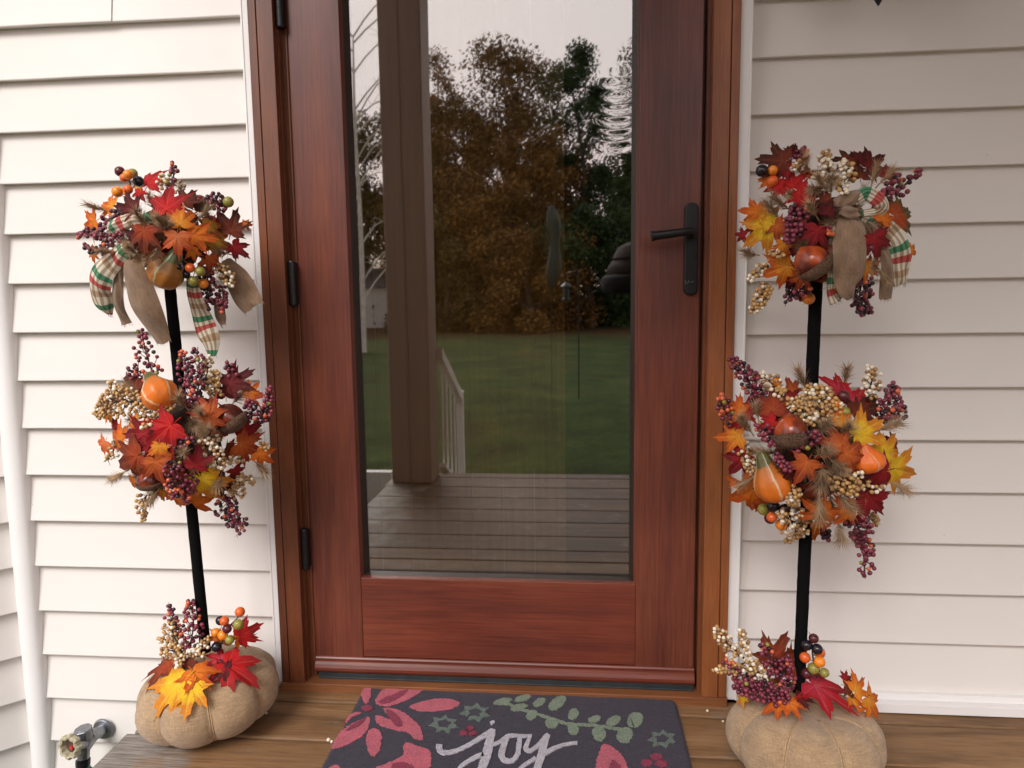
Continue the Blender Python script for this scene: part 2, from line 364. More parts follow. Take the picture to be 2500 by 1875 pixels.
def glassmat():
    m, nt, b = mat('door_glass'); nt.nodes.remove(b)
    out = nt.nodes['Material Output']
    g = N(nt, 'ShaderNodeBsdfGlossy', Roughness=0.018); g.inputs[0].default_value = (1, .97, .95, 1)
    t = N(nt, 'ShaderNodeBsdfTransparent'); t.inputs[0].default_value = (.80, .80, .72, 1)
    ms = N(nt, 'ShaderNodeMixShader'); lw = N(nt, 'ShaderNodeFresnel', IOR=1.5)
    a = N(nt, 'ShaderNodeMath', operation='ADD'); L(nt, lw.outputs[0], a.inputs[0]); a.inputs[1].default_value = .19
    a.use_clamp = True
    L(nt, a.outputs[0], ms.inputs[0]); L(nt, t.outputs[0], ms.inputs[1]); L(nt, g.outputs[0], ms.inputs[2]); L(nt, ms.outputs[0], out.inputs[0])
    n = noise(nt, coords(nt, (1, 1, 1)), 2.2, 1, .3)
    bp = N(nt, 'ShaderNodeBump', Strength=1.0, Distance=.00025); L(nt, n, bp.inputs['Height'])
    # a small flaw high on the handle side: the pane ripples there
    t_ = N(nt, 'ShaderNodeTexCoord'); s_ = N(nt, 'ShaderNodeSeparateXYZ'); L(nt, t_.outputs['Object'], s_.inputs[0])
    def M1(op, a_, b_=None):
        k = N(nt, 'ShaderNodeMath', operation=op)
        for i, q in enumerate((a_, b_)):
            if q is None: continue
            if isinstance(q, (int, float)): k.inputs[i].default_value = q
            else: L(nt, q, k.inputs[i])
        return k.outputs[0]
    dx = M1('DIVIDE', M1('SUBTRACT', s_.outputs[0], FLX), .036); dz = M1('DIVIDE', M1('SUBTRACT', s_.outputs[2], FLZ), .075)
    r2 = M1('ADD', M1('MULTIPLY', dx, dx), M1('MULTIPLY', dz, dz)); mk = M1('EXPONENT', M1('MULTIPLY', r2, -1.6))
    zz = M1('ADD', s_.outputs[2], M1('MULTIPLY', M1('MULTIPLY', dx, dx), -.007))
    h = M1('MULTIPLY', M1('SINE', M1('MULTIPLY', zz, 2 * math.pi / .027)), mk)
    b2 = N(nt, 'ShaderNodeBump', Strength=1.0, Distance=.00015); L(nt, h, b2.inputs['Height']); L(nt, bp.outputs[0], b2.inputs['Normal'])
    L(nt, b2.outputs[0], g.inputs['Normal']); return m
FLX, FLZ = .086, 1.300
M_GLASS = glassmat()
# ------------------------------------------------------------------ setting
def ground():
    b = MB(); n = 90
    vs = []; xs = [-140 + 280 * i / n for i in range(n + 1)]; ys = [30 - 170 * j / n for j in range(n + 1)]
    rr = random.Random(3)
    for y in ys:
        for x in xs:
            vs.append((x, y, -.56 + .04 * math.sin(x * .31 + y * .17) + .03 * math.sin(y * .6 + 1) + (0 if y > -3 else rr.uniform(-.02, .02)) + .34 * max(0, min(1, (-y - 8) / 20)) ** 1.3))
    b.add(vs, [(j * (n + 1) + i, (j + 1) * (n + 1) + i, (j + 1) * (n + 1) + i + 1, j * (n + 1) + i + 1) for j in range(n) for i in range(n)])
    m, nt, p = mat('lawn')
    g = N(nt, 'ShaderNodeNewGeometry'); n1 = noise(nt, g.outputs['Position'], .35, 5, .6); n2 = noise(nt, g.outputs['Position'], 14, 4, .7); n4 = noise(nt, g.outputs['Position'], 1.3, 5, .7)
    c = ramp(nt, n1, [(.3, (.042, .046, .014)), (.5, (.042, .066, .018)), (.7, (.070, .070, .022))])
    c = mixc(nt, .8, c, ramp(nt, n2, [(.3, (.55, .55, .5)), (.7, (1.3, 1.3, 1.2))]), 'MULTIPLY')
    c = mixc(nt, .9, c, ramp(nt, n4, [(.32, (.50, .52, .5)), (.5, (.9, .9, .9)), (.68, (1.45, 1.35, 1.2))]), 'MULTIPLY')
    s = N(nt, 'ShaderNodeSeparateXYZ'); L(nt, g.outputs['Position'], s.inputs[0])      # fallen leaves lie under the trees
    a = N(nt, 'ShaderNodeMapRange'); L(nt, s.outputs[1], a.inputs[0]); a.inputs[1].default_value = -15; a.inputs[2].default_value = -29; a.inputs[3].default_value = -.30; a.inputs[4].default_value = .42
    n3 = noise(nt, g.outputs['Position'], 1.6, 6, .75); q = N(nt, 'ShaderNodeMath', operation='ADD'); L(nt, n3, q.inputs[0]); L(nt, a.outputs[0], q.inputs[1])
    c = mixc(nt, ramp(nt, q.outputs[0], [(.52, (0, 0, 0)), (.66, (.85, .85, .85))]), c, (.085, .045, .020))
    L(nt, c, p.inputs['Base Color']); p.inputs['Roughness'].default_value = .95; p.inputs['Specular IOR Level'].default_value = .1
    bump(nt, p, n2, .8, .05)
    o = b.build('ground', m, smooth=True); o['kind'] = 'structure'
ground()
M_ROAD = plain('grey_drive', (.16, .15, .14), .9, .2, 8)
b = MB()
k = 24
b.add([(-18.5 + .4 * math.sin(i * .7), -27.5 - .6 * math.sin(i * .5) - d, -.49) for d in (0, 3.0) for i in range(k)] if False else
      [(-40 + 3.0 * i, -31 + .5 * math.sin(i * .6) - d, -.47) for d in (0, 3.2) for i in range(14)], [(i, i + 1, 15 + i, 14 + i) for i in range(13)])
o = b.build('path', M_ROAD); o['kind'] = 'structure'

# ------------------------------------------------------------------ house
house = empty('house', (0, 0, 0), 'white vinyl sided house wall with a dark mahogany glass door', 'house')
PIT = .1143
def siding(name, P0, dx, length, zb, k0, k1, cuts=None, depth=.0175, label=None):
    """lap siding on a wall that starts at P0 and runs along dx; zb = butt height of course 0, courses go down"""
    b = MB(); dx = Vector(dx).normalized(); nv = Vector((dx.y, -dx.x, 0))      # outward
    if nv.y > 0 or (abs(nv.y) < .01 and nv.x > 0): nv = -nv
    rr = random.Random(hash(name) % 99 if False else len(name))
    for k in range(k0, k1):
        z = zb - PIT * k
        segs = [(0, length, 0)]
        if cuts and k in cuts: segs = [(0, cuts[k], .0034), (cuts[k] - .02, length, 0)]
        for s0, s1, off in segs:
            n = max(2, int((s1 - s0) / .12)); prof = [(-depth, PIT + .004), (-.0022, .016), (-.0003, .004), (0, 0.0018), (-.0006, 0), (-.0030, -.0006), (-depth - .002, .0015)]
            vs = []
            w = [rr.uniform(-.0007, .0007) for _ in range(n + 1)]
            for i in range(n + 1):
                s = s0 + (s1 - s0) * i / n
                for d, h in prof:
                    p = P0 + dx * s + nv * (d + off + (w[i] if h < .02 else 0)); vs.append((p.x, p.y, z + h + (w[i] * .6 if h < .02 else 0)))
            q = len(prof)
            b.add(vs, [(i * q + j, (i + 1) * q + j, (i + 1) * q + j + 1, i * q + j + 1) for i in range(n) for j in range(q - 1)])
    # sheathing behind
    a = P0 - nv * .02; c = a + dx * length; z0 = zb - PIT * (k1 - 1) - .01; z1 = zb - PIT * k0 + PIT
    b.add([(a.x, a.y, z0), (c.x, c.y, z0), (c.x, c.y, z1), (a.x, a.y, z1)], [(0, 1, 2, 3)])
    o = b.build(name, M_SIDE, house)
    if label: o['label'] = label
    return o
ZL, ZR = .6249 + CH, .6054 + CH
siding('siding_wall', Vector((-1.335, 0, 0)), (1, 0, 0), 1.335 - .718, ZL, -12, 19, {0: 1.335 - 1.0244, -1: 1.335 - 1.0244}, label='bright siding left of the door')
siding('siding_wall', Vector((.348, 0, 0)), (1, 0, 0), 3.4, ZR, -12, 14, label='greyer siding right of the door')
siding('siding_wall', Vector((-1.378, 0, 0)), (-1, -1, 0), 2.6, ZL - .004, -12, 19, label='siding of the angled wall beyond the corner')
siding('siding_wall', Vector((2.0, 0, 0)), (0, -1, 0), 2.6, ZR, -10, 14, label='added wall out of view that dims the right siding')  # added unseen wing, blocks sky light from the right side
b = MB()        # corner post: softly rounded strip filling the inside corner
prof = [(-1.385, .012), (-1.380, -.006), (-1.372, -.014), (-1.360, -.0175), (-1.347, -.0175), (-1.336, -.013), (-1.3290, -.0045), (-1.3275, .014)]
vs = [(x, y, z) for z in (-.6, 2.75) for x, y in prof]; q = len(prof)
b.add(vs, [(i, i + 1, q + i + 1, q + i) for i in range(q - 1)])
b.build('corner_post', M_TRIM, house, smooth=True)
# white channel beside the casings
b = MB()
b.box(-.7200, -.7005, -.022, .015, -.912 + CH + .014, 2.25); b.box(-.7175, -.7150, -.0236, -.0222, .016, 2.25)
b.build('door_trim', M_TRIM, house, bevel=.002)
b = MB(); b.box(.3315, .3555, -.022, .015, .010, 2.25); b.box(.3515, .3555, -.0250, -.0222, .010, 2.25)
b.build('door_trim', M_TRIM, house, bevel=.002)
b = MB()        # starter channel at the foot of the right wall
b.box(.3565, 3.7, -.0345, .010, .0035, .0185); b.box(.3565, 3.7, -.0375, -.0347, .0015, .0235); b.box(.3565, 3.7, -.014, .01, .0187, .034)
b.build('starter_channel', M_TRIM, house, bevel=.0015)
# wall above the door, reveals, interior
# casing: two boards with a groove, proud of the door
def casing(xo, xi, mt, sign, lab):
    b = MB()
    z0, z1 = .020, 2.12
    g = xo + (xi - xo) * .34
    a, c = sorted((xo, g - sign * .0012)); b.box(a, c, -.030, .02, z0, z1)
    a, c = sorted((g - sign * .0012, g + sign * .0012)); b.box(a, c, -.0265, .02, z0, z1)
    a, c = sorted((g + sign * .0012, xi)); b.box(a, c, -.0315, .02, z0, z1)
    o = b.build('door_casing', mt, house, bevel=.0012); o['label'] = lab
casing(-.7000, -.6440, M_CASE, 1, 'brown casing on the hinge side')
casing(.3310, .2765, M_CASE_LIT, -1, 'same brown casing on the handle side, coloured brighter as if lit')
b = MB(); b.box(-.7, .331, -.0305, .02, 2.1202, 2.20); b.build('door_casing', M_CASE, house, bevel=.001)['label'] = 'head casing over the door'
b = MB()        # jambs: flat reveal, then a narrow quarter round strip beside the slab
b.box(-.6438, -.6405, -.012, .05, .020, 2.12); b.box(-.6403, -.6330, .004, .05, .020, 2.12)
b.tube([(-.6305, .0055, .021), (-.6305, .0055, 2.12)], .0042, 10)
b.build('door_jamb', M_CASE, house, smooth=False)
b = MB(); b.box(.2690, .2762, -.010, .05, .020, 2.12); b.box(.2650, .2688, .022, .05, .020, 2.12)
b.build('door_jamb', M_CASE, house)
b = MB(); b.box(-.702, .333, -.034, .05, -.012, .0195)
b.build('door_sill', M_SILL, house, bevel=.0015)
# ---- the door
SX0, SX1, SZ0, SZ1 = -.6255, .2625, .033, 2.10
GX0, GX1, GZ0 = -.5090, .1310, .268
door = MB(); door.box(SX0, GX0, -.0, .042, SZ0, SZ1)
door = door.build('door', M_DOOR_V, house, bevel=.0018); door['label'] = 'dark red mahogany door with one tall pane'
b = MB(); b.box(GX1, SX1, 0, .042, SZ0, SZ1); b.build('stile', M_DOOR_V, door, bevel=.0018)
b = MB(); b.box(GX0 + .0003, GX1 - .0003, .0006, .042, SZ0 + .04, GZ0); b.build('bottom_rail', M_DOOR_H, door, bevel=.0014)
b = MB(); b.box(GX0 + .0003, GX1 - .0003, .0006, .042, 1.98, SZ1); b.build('top_rail', M_DOOR_H, door, bevel=.0014)
b = MB()        # weather moulding along the foot: a fillet and a half round, extruded along x
pr = [(.0, .072), (-.004, .071), (-.006, .068), (-.0055, .0645), (-.0035, .063), (-.0075, .061), (-.0125, .056), (-.0155, .049), (-.0155, .043), (-.012, .037), (-.005, .0345), (.0, .0345)]
vs = [(x, y - .0006, z + .001) for x in (SX0 + .001, SX1 + .001) for y, z in pr]; q = len(pr)
b.add(vs, [(i, i + 1, q + i + 1, q + i) for i in range(q - 1)] + [tuple(range(q)), tuple(range(2 * q - 1, q - 1, -1))])
b.build('foot_moulding', M_DOOR_H, door, smooth=False)
b = MB(); b.box(SX0 + .006, SX1 + .0005, -.0065, .03, .0205, .0335); b.box(SX0 + .008, SX1, -.0095, -.0067, .0200, .0245); b.build('sweep', M_SWEEP, door, bevel=.0015)
# glazing bead (dark, sloping in to the glass), wooden lip round the opening
b = MB(); gy = .030
def bead(b, x0, x1, z0, z1, y0, y1, ins, mi):
    o_ = [(x0, y0, z0), (x1, y0, z0), (x1, y0, z1), (x0, y0, z1)]; i_ = [(x0 + ins, y1, z0 + ins * .5), (x1 - ins, y1, z0 + ins * .5), (x1 - ins, y1, z1), (x0 + ins, y1, z1)]
    b.add(o_ + i_, [(0, 1, 5, 4), (1, 2, 6, 5), (2, 3, 7, 6), (3, 0, 4, 7)], mi)
bead(b, GX0 + .0004, GX1 - .0004, GZ0 + .0004, 1.98, .0010, .010, .0045, 0)
bead(b, GX0 + .0049, GX1 - .0049, GZ0 + .0027, 1.98, .010, gy - .001, .0085, 1)
b.build('glazing_bead', [M_DOOR_V, M_BEAD], door)
b = MB(); b.box(GX0 + .002, GX1 - .002, gy, gy + .004, GZ0 - .01, 1.99); b.build('pane', M_GLASS, door)
b = MB()        # handle plate
def plate(b, xc, z0, z1, hw, y0, y1):
    pts = []
    for i in range(13): a = math.pi * i / 12; pts.append((xc + hw * math.cos(a), z1 - hw + hw * .75 * math.sin(a) + hw * .2))
    for i in range(13): a = math.pi + math.pi * i / 12; pts.append((xc + hw * math.cos(a), z0 + hw + hw * .75 * math.sin(a) - hw * .2))
    n = len(pts); vs = [(x, y0, z) for x, z in pts] + [(x * .92 + xc * .08, y1, z) for x, z in pts]
    b.add(vs, [tuple(range(n)), tuple(range(2 * n - 1, n - 1, -1))] + [(i, n + i, n + (i + 1) % n, (i + 1) % n) for i in range(n)])
plate(b, .2420, .918, 1.113, .0150, -.0010, -.010)
pl = b.build('handle_plate', M_BLACK, door, bevel=.002)
b = MB(); zc = 1.049
b.tube([(.2400, -.0105, zc), (.2400, -.020, zc)], [.0115, .0105], 20)
pth = smoothpath([(.2405, -.018, zc), (.2390, -.042, zc), (.2300, -.050, zc), (.200, -.053, zc - .0035), (.157, -.054, zc - .0085)], 6)
b.tube(pth, [.0078] * 10 + [.0074 + .0022 * i / (len(pth) - 11) for i in range(len(pth) - 10)], 16)
b.tube([(.1575, -.054, zc - .0084), (.1535, -.054, zc - .0089)], [.0112, .0108], 20)
b.build('lever', M_BLACK, door, smooth=False, bevel=.0008)
M_ETCH = plain('etched_writing', (.16, .15, .13), .5)
b = MB()        # faint script mark on the plate: a tall W and a trail of small letters
W = [(.2300, .9505), (.2312, .9415), (.2338, .9478), (.2350, .9418), (.2378, .9500)]
T = [(.2382, .9462), (.2392, .9445), (.2400, .9468), (.2408, .9446), (.2416, .9470), (.2424, .9447), (.2434, .9472), (.2444, .9450), (.2452, .9485), (.2458, .9450), (.2466, .9474), (.2476, .9466), (.2484, .9480), (.2492, .9462)]
b.tube([(x, -.0102, z) for x, z in W], .00045, 5); b.tube([(x, -.0102, z) for x, z in T], .00032, 5)
b.build('maker_mark', M_ETCH, door)
for z0, z1 in ((1.500, 1.620), (.906, 1.006), (.292, .390)):
    b = MB(); x, y = -.6345, -.0145
    b.tube([(x, y, z0), (x, y, z0 + .003), (x, y, z1 - .003), (x, y, z1)], [.0072, .0086, .0086, .0072], 18)
    for q in (.33, .66): b.tube([(x, y, z0 + (z1 - z0) * q), (x, y, z0 + (z1 - z0) * q + .0012)], .0090, 18)
    b.box(x, x + .0075, -.012, -.0006, z0 + .004, z1 - .004)
    b.build('hinge', M_BLACK, door, bevel=.0006)
# dim hall behind the glass with a plank lined inner door standing close behind it
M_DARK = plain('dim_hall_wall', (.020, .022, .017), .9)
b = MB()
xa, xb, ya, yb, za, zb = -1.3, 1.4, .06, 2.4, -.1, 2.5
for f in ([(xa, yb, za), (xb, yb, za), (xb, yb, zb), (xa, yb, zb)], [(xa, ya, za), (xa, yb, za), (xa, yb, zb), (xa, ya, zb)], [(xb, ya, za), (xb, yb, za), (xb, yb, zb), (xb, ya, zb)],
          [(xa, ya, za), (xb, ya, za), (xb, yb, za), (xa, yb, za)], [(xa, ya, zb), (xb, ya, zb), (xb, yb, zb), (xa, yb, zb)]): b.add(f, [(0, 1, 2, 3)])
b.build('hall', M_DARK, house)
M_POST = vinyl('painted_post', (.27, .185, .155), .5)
M_PLANK = wood('plank_panel', (.12, .058, .014), (.18, .085, .02), (.24, .11, .028), 2, .7, 120, 6)
b = MB(); x = -.56
while x < -.03:
    b.box(x + .0012, x + .0748, .105, .125, .02, 2.2); b.box(x - .0012, x + .0012, .109, .125, .02, 2.2, 1); x += .076
M_PALE = plain('pale_joint', (.27, .18, .08), .6)
b.build('inner_panel', [M_PLANK, M_PALE], house)
# wall mass: header above the door, and the rest of the facade up to the porch ceiling
b = MB(); b.box(-.7205, .356, -.0005, .10, 2.2510, 2.75); b.box(-2.9, -.73, .025, .05, -.6, 2.75) if False else None
b.build('header_panel', M_TRIM, house)
# porch roof: ceiling boards, front beam
b = MB(); b.box(-1.02, 3.7, -2.62, -.001, 2.76, 2.80)
n = 40
b.build('porch_ceiling', M_TRIM, house)
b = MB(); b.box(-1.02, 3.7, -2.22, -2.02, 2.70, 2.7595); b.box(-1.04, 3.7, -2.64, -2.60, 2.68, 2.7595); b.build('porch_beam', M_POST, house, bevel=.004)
b = MB(); b.add([(-1.1, -2.7, 2.82), (3.8, -2.7, 2.82), (3.8, .1, 3.7), (-1.1, .1, 3.7), (-1.1, -2.7, 2.81), (3.8, -2.7, 2.81), (3.8, .1, 3.69), (-1.1, .1, 3.69)], [(0, 1, 2, 3), (7, 6, 5, 4), (0, 4, 5, 1), (0, 3, 7, 4)])
b.build('roof', plain('grey_shingles', (.12, .115, .11), .9, .3, 40), house)

# ------------------------------------------------------------------ deck
deck = empty('porch_deck', (0, -1.0, 0), 'weathered brown board deck in front of the door', 'deck')
edges = [-.008, -.0737, -.217, -.360, -.502, -.645, -.787, -.900, -1.06, -1.235, -1.41, -1.60, -1.79, -1.98, -2.075]
rr = random.Random(5)
for i in range(len(edges) - 1):
    b = MB(); y1 = edges[i] - .0042; y0 = edges[i + 1] + .0022; ov = rr.uniform(-.006, .006)
    x0 = -.9576 + ov; xs = [x0 + (3.5 - x0) * (j / 30) ** 1.4 for j in range(31)]
    cup = rr.uniform(.0005, .0016); tilt = rr.uniform(-.0008, .0008)
    pr = []
    for t in (0, .02, .06, .25, .5, .75, .94, .98, 1):
        rnd = .004 if t in (0, 1) else (.0012 if t in (.02, .98) else 0)
        pr.append((y0 + (y1 - y0) * t, -rnd - cup * (1 - (2 * t - 1) ** 2) + tilt * (t - .5)))
    pr = [(y0, -.027)] + pr + [(y1, -.027)]; q = len(pr)
    vs = [(x, y, z) for x in xs for y, z in pr]
    b.add(vs, [(a * q + j, (a + 1) * q + j, (a + 1) * q + j + 1, a * q + j + 1) for a in range(30) for j in range(q - 1)] + [tuple(range(q - 1, -1, -1)), tuple(30 * q + j for j in range(q))])
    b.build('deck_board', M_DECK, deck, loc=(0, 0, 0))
b = MB(); b.box(-.925, 3.5, -.05, -.012, -.20, -.0285); b.box(-.925, 3.5, -2.06, -2.02, -.24, -.0285); b.box(-.930, -.892, -2.02, -.051, -.20, -.0285)
for x in (-.3, .4, 1.1, 1.8, 2.5): b.box(x, x + .038, -2.02, -.051, -.18, -.0285)
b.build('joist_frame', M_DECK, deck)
# two steps down to the lawn
steps = empty('porch_steps', (.3, -2.3, -.5), 'wooden steps leading down from the deck to the lawn, seen in the glass', 'steps')
for i in (1, 2):
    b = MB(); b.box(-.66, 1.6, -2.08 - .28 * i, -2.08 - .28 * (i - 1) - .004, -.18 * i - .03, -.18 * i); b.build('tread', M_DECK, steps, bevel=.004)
b = MB()
for x in (-.66, .5, 1.56): b.box(x, x + .04, -2.5, -2.085, -.56, -.212 if x < 0 else -.212)
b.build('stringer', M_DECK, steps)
post = empty('porch_post', (-.83, -1.92, 0), 'thick square white porch post reflected in the left of the glass', 'post')
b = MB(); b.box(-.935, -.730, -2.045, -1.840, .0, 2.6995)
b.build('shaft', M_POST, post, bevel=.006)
b = MB(); b.box(-.842, -.836, -1.8398, -1.8365, .0, 2.60); b.build('seam_strip', M_POST, post)
b = MB(); b.box(-.95, -.715, -2.06, -1.825, .0005, .014)
# stair rail going down and out from the post
rail = empty('stair_railing', (-.72, -2.4, -.3), 'white stair railing with thin balusters descending behind the porch post, reflected in the glass', 'railing')
xr = -.722
b = MB(); t = [(xr, -2.05, .645), (xr, -2.69, .325)]
b.add([(xr + sx * .022, t[i][1], t[i][2] + dz) for i in (0, 1) for sx in (-1, 1) for dz in (-.03, .03)], [(0, 1, 3, 2), (4, 6, 7, 5), (0, 4, 5, 1), (2, 3, 7, 6), (1, 5, 7, 3), (0, 2, 6, 4)])
b.build('top_rail', M_TRIM, rail, bevel=.003)
for i in range(5):
    y = -2.13 - .125 * i; z = .645 + (y + 2.05) * .5; b = MB(); b.box(xr - .005, xr + .005, y - .006, y + .006, z - .60, z - .031); b.build('baluster', M_TRIM, rail)
b = MB(); b.box(xr - .020, xr + .020, -2.735, -2.692, -.55, .35)
b.lathe([(.032, .3502), (.032, .357), (.012, .372)], Matrix.Translation((xr, -2.7135, 0)) @ Matrix.Rotation(R(45), 4, 'Z'), 4)
b.build('newel', M_TRIM, rail, bevel=.003)
b = MB(); b.add([(xr + sx * .018, y, z + dz) for y, z in ((-2.09, .05), (-2.69, -.25)) for sx in (-1, 1) for dz in (-.025, .0)], [(0, 1, 3, 2), (4, 6, 7, 5), (0, 4, 5, 1), (2, 3, 7, 6), (1, 5, 7, 3), (0, 2, 6, 4)]); b.build('bottom_rail', M_TRIM, rail)
# white snow-white curb strip just outside the deck on the left (seen at the foot of the reflection)
b = MB()
pts = smoothpath([(-2.3, -2.16, 0), (-1.9, -2.12, 0), (-1.5, -2.18, 0), (-1.16, -2.14, 0)], 6)
# ------------------------------------------------------------------ tap on the wall
tap = empty('garden_tap', (-1.17, 0, -.13), 'silver wall tap with beige wheel and teal hose end under the left siding', 'tap')
b = MB()
T0 = Vector((-1.182, -.002, -.138))
b.tube([T0, T0 + Vector((0, -.006, 0))], [.027, .024], 24)
b.tube([T0 + Vector((0, -.006, 0)), T0 + Vector((-.004, -.045, .004))], [.014, .0145], 16)
b.tube([T0 + Vector((-.004, -.035, .004)), T0 + Vector((-.006, -.066, -.010)), T0 + Vector((-.006, -.070, -.034))], [.0155, .015, .0135], 16)
b.tube([T0 + Vector((-.010, -.052, .008)), T0 + Vector((-.012, -.056, .034)), T0 + Vector((-.012, -.056, .036))], [.0185, .0205, .012], 8)
b.tube([T0 + Vector((-.006, -.06, -.004)), T0 + Vector((-.002, -.106, .023))], [.012, .0095], 12)
b.build('tap_body', M_METAL, tap, smooth=False, bevel=.001)
b = MB()
hw = T0 + Vector((-.002, -.112, .026)); ax = Vector((-.15, -.95, .12)).normalized(); q = ax.to_track_quat('Z', 'Y').to_matrix().to_4x4(); q.translation = hw
prof = [(.010, -.008), (.0225, -.009), (.0270, -.005), (.0275, .006), (.0245, .010), (.0195, .009), (.0165, -.004), (.006, -.006)]
b.lathe(prof, q, 48, 0, lambda a, i: 1 + (.075 * (1 if math.cos(8 * a) > .1 else -1) if 1 <= i <= 5 else 0))
b.build('tap_wheel', M_BEIGE, tap, smooth=False)
b = MB(); b.tube([hw + ax * -.0035, hw + ax * -.0030], [.0155, .0155], 24); b.build('wheel_hollow', plain('shadowy_brown_recess', (.07, .04, .03), .8), tap)
b = MB(); b.tube([hw + ax * -.003 + Vector((.002, 0, -.003)), hw + ax * .002 + Vector((.002, 0, -.003))], [.006, .005], 6); b.build('wheel_screw', M_REDP, tap)
b = MB(); p0 = T0 + Vector((-.006, -.071, -.035))
b.tube([p0, p0 + Vector((0, -.002, -.014))], [.0165, .0160], 12); b.tube([p0 + Vector((0, -.002, -.0145)), p0 + Vector((-.001, -.003, -.019))], [.011, .011], 12); b.build('adaptor', M_BLACK, tap)
b = MB(); p1 = p0 + Vector((-.001, -.003, -.0195)); b.lathe([(.012, 0), (.0195, -.006), (.0205, -.03), (.016, -.045), (.014, -.065)], Matrix.Translation(p1), 40, 0, lambda a, i: 1 + .05 * math.cos(10 * a))
b.tube([p1 + Vector((0, 0, -.064)), p1 + Vector((0, -.01, -.16)), p1 + Vector((-.05, -.06, -.30)), p1 + Vector((-.3, -.1, -.33))], .0095, 12)
b.build('hose_end', M_TEAL, tap)

# ------------------------------------------------------------------ wall lantern (only its pointed finial hangs into view)
lan = empty('wall_lantern', (.565, 0, 1.62), 'dark pointed finial of a wall lantern at the top edge right of the door', 'lantern')
b = MB(); b.box(.51, .62, -.02, -.0005, 1.62, 1.90); b.tube([(.565, -.02, 1.80), (.565, -.07, 1.86), (.565, -.12, 1.84), (.565, -.12, 1.80)], .008, 10); b.build('backplate', M_BLACK, lan, bevel=.003)
b = MB(); Mx = Matrix.Translation((.5605, -.12, 0))
b.lathe([(.0008, 1.4485), (.004, 1.4535), (.0085, 1.462), (.0095, 1.470), (.0060, 1.478), (.0045, 1.486), (.010, 1.492), (.030, 1.505), (.050, 1.515), (.055, 1.525)], Mx, 20)
b.lathe([(.075, 1.735), (.06, 1.76), (.02, 1.79), (.008, 1.80)], Mx, 6)
for i in range(6):
    a = math.pi / 3 * i; b.tube([(.5605 + .052 * math.cos(a), -.12 + .052 * math.sin(a), 1.525), (.5605 + .072 * math.cos(a), -.12 + .072 * math.sin(a), 1.735)], .004, 6)
b.build('lantern_frame', M_BLACK, lan)
m_, nt_, b_ = mat('lantern_glass'); b_.inputs['Base Color'].default_value = (.5, .45, .35, 1); b_.inputs['Roughness'].default_value = .3
b = MB(); b.lathe([(.045, 1.526), (.066, 1.734)], Mx, 6); b.build('lantern_glass', m_, lan)
# ------------------------------------------------------------------ doormat
def Mpt(x, y): return (750 + x / 2.2804, 1600 + y / 2.2804)
def Jpt(x, y): return (1040 + x / 5.53, 1760 + y / 5.53)
MATZ = .0125
def rug(name, c, sc=380):
    m, nt, b = mat(name); v = coords(nt); n = noise(nt, v, sc, 3, .7); n2 = noise(nt, v, 45, 4, .6)
    col = ramp(nt, n, [(.28, tuple(x * .40 for x in c)), (.5, c), (.72, tuple(min(1, x * 1.5) for x in c))])
    col = mixc(nt, .5, col, ramp(nt, n2, [(.3, (.75, .75, .75)), (.7, (1.2, 1.2, 1.2))]), 'MULTIPLY')
    L(nt, col, b.inputs['Base Color']); b.inputs['Roughness'].default_value = 1; b.inputs['Specular IOR Level'].default_value = .05
    b.inputs['Sheen Weight'].default_value = .15
    bump(nt, b, n, 1.0, .004); return m
R_BASE = rug('rug_charcoal', (.036, .028, .046)); R_PINK = rug('rug_rose', (.52, .11, .15)); R_RED = rug('rug_deep_rose', (.26, .022, .06))
R_SAGE = rug('rug_sage', (.20, .255, .175)); R_GREY = rug('rug_grey_green', (.12, .165, .135)); R_WHITE = rug('rug_white', (.50, .48, .52))
mo = empty('doormat', (-.14, -.27, 0), 'dark tufted doormat with pink flowers, green sprigs and the white word joy', 'doormat')
MX0, MX1, MY0, MY1 = -.503, .2205, -.026, -.535
b = MB(); nx, ny = 150, 105; rr = random.Random(11)
rad = .022
def matpt(i, j):
    x = MX0 + (MX1 - MX0) * i / nx; y = MY0 + (MY1 - MY0) * j / ny
    # rounded corners
    ex = min(x - MX0, MX1 - x); ey = min(MY0 - y, y - MY1)
    if ex < rad and ey < rad:
        dx, dy = rad - ex, rad - ey; d = math.hypot(dx, dy)
        if d > rad:
            k = rad / d; sx = -1 if x < (MX0 + MX1) / 2 else 1; sy = 1 if y > (MY0 + MY1) / 2 else -1
            x -= sx * (dx - dx * k); y -= sy * (dy - dy * k); ex = rad - dx * k; ey = rad - dy * k
            e = 0
        else: e = rad - d
    else: e = min(ex, ey)
    h = .004 + .0085 * min(1, max(0, e) / .006) ** .5
    return (x, y, h + (rr.uniform(-.0007, .0007) if e > .002 else 0) + .0006 * math.sin(x * 40) * math.sin(y * 33))
vs = [matpt(i, j) for j in range(ny + 1) for i in range(nx + 1)]
b.add(vs, [(j * (nx + 1) + i, (j + 1) * (nx + 1) + i, (j + 1) * (nx + 1) + i + 1, j * (nx + 1) + i + 1) for j in range(ny) for i in range(nx)])
ring = [i for i in range(nx + 1)] + [(j) * (nx + 1) + nx for j in range(1, ny + 1)] + [ny * (nx + 1) + i for i in range(nx - 1, -1, -1)] + [j * (nx + 1) for j in range(ny - 1, 0, -1)]
base = len(b.v); b.v += [(b.v[i][0], b.v[i][1], .0008) for i in ring]
for k_ in range(len(ring)):
    b.f.append([ring[k_], base + k_, base + (k_ + 1) % len(ring), ring[(k_ + 1) % len(ring)]]); b.m.append(0); b.uv.append(None)
b.build('pile', R_BASE, mo, smooth=True)
def poly2floor(pts, conv=Mpt):
    out = []
    for x, y in pts:
        p = onfloor(*conv(x, y), MATZ); out.append((p.x, p.y))
    return out
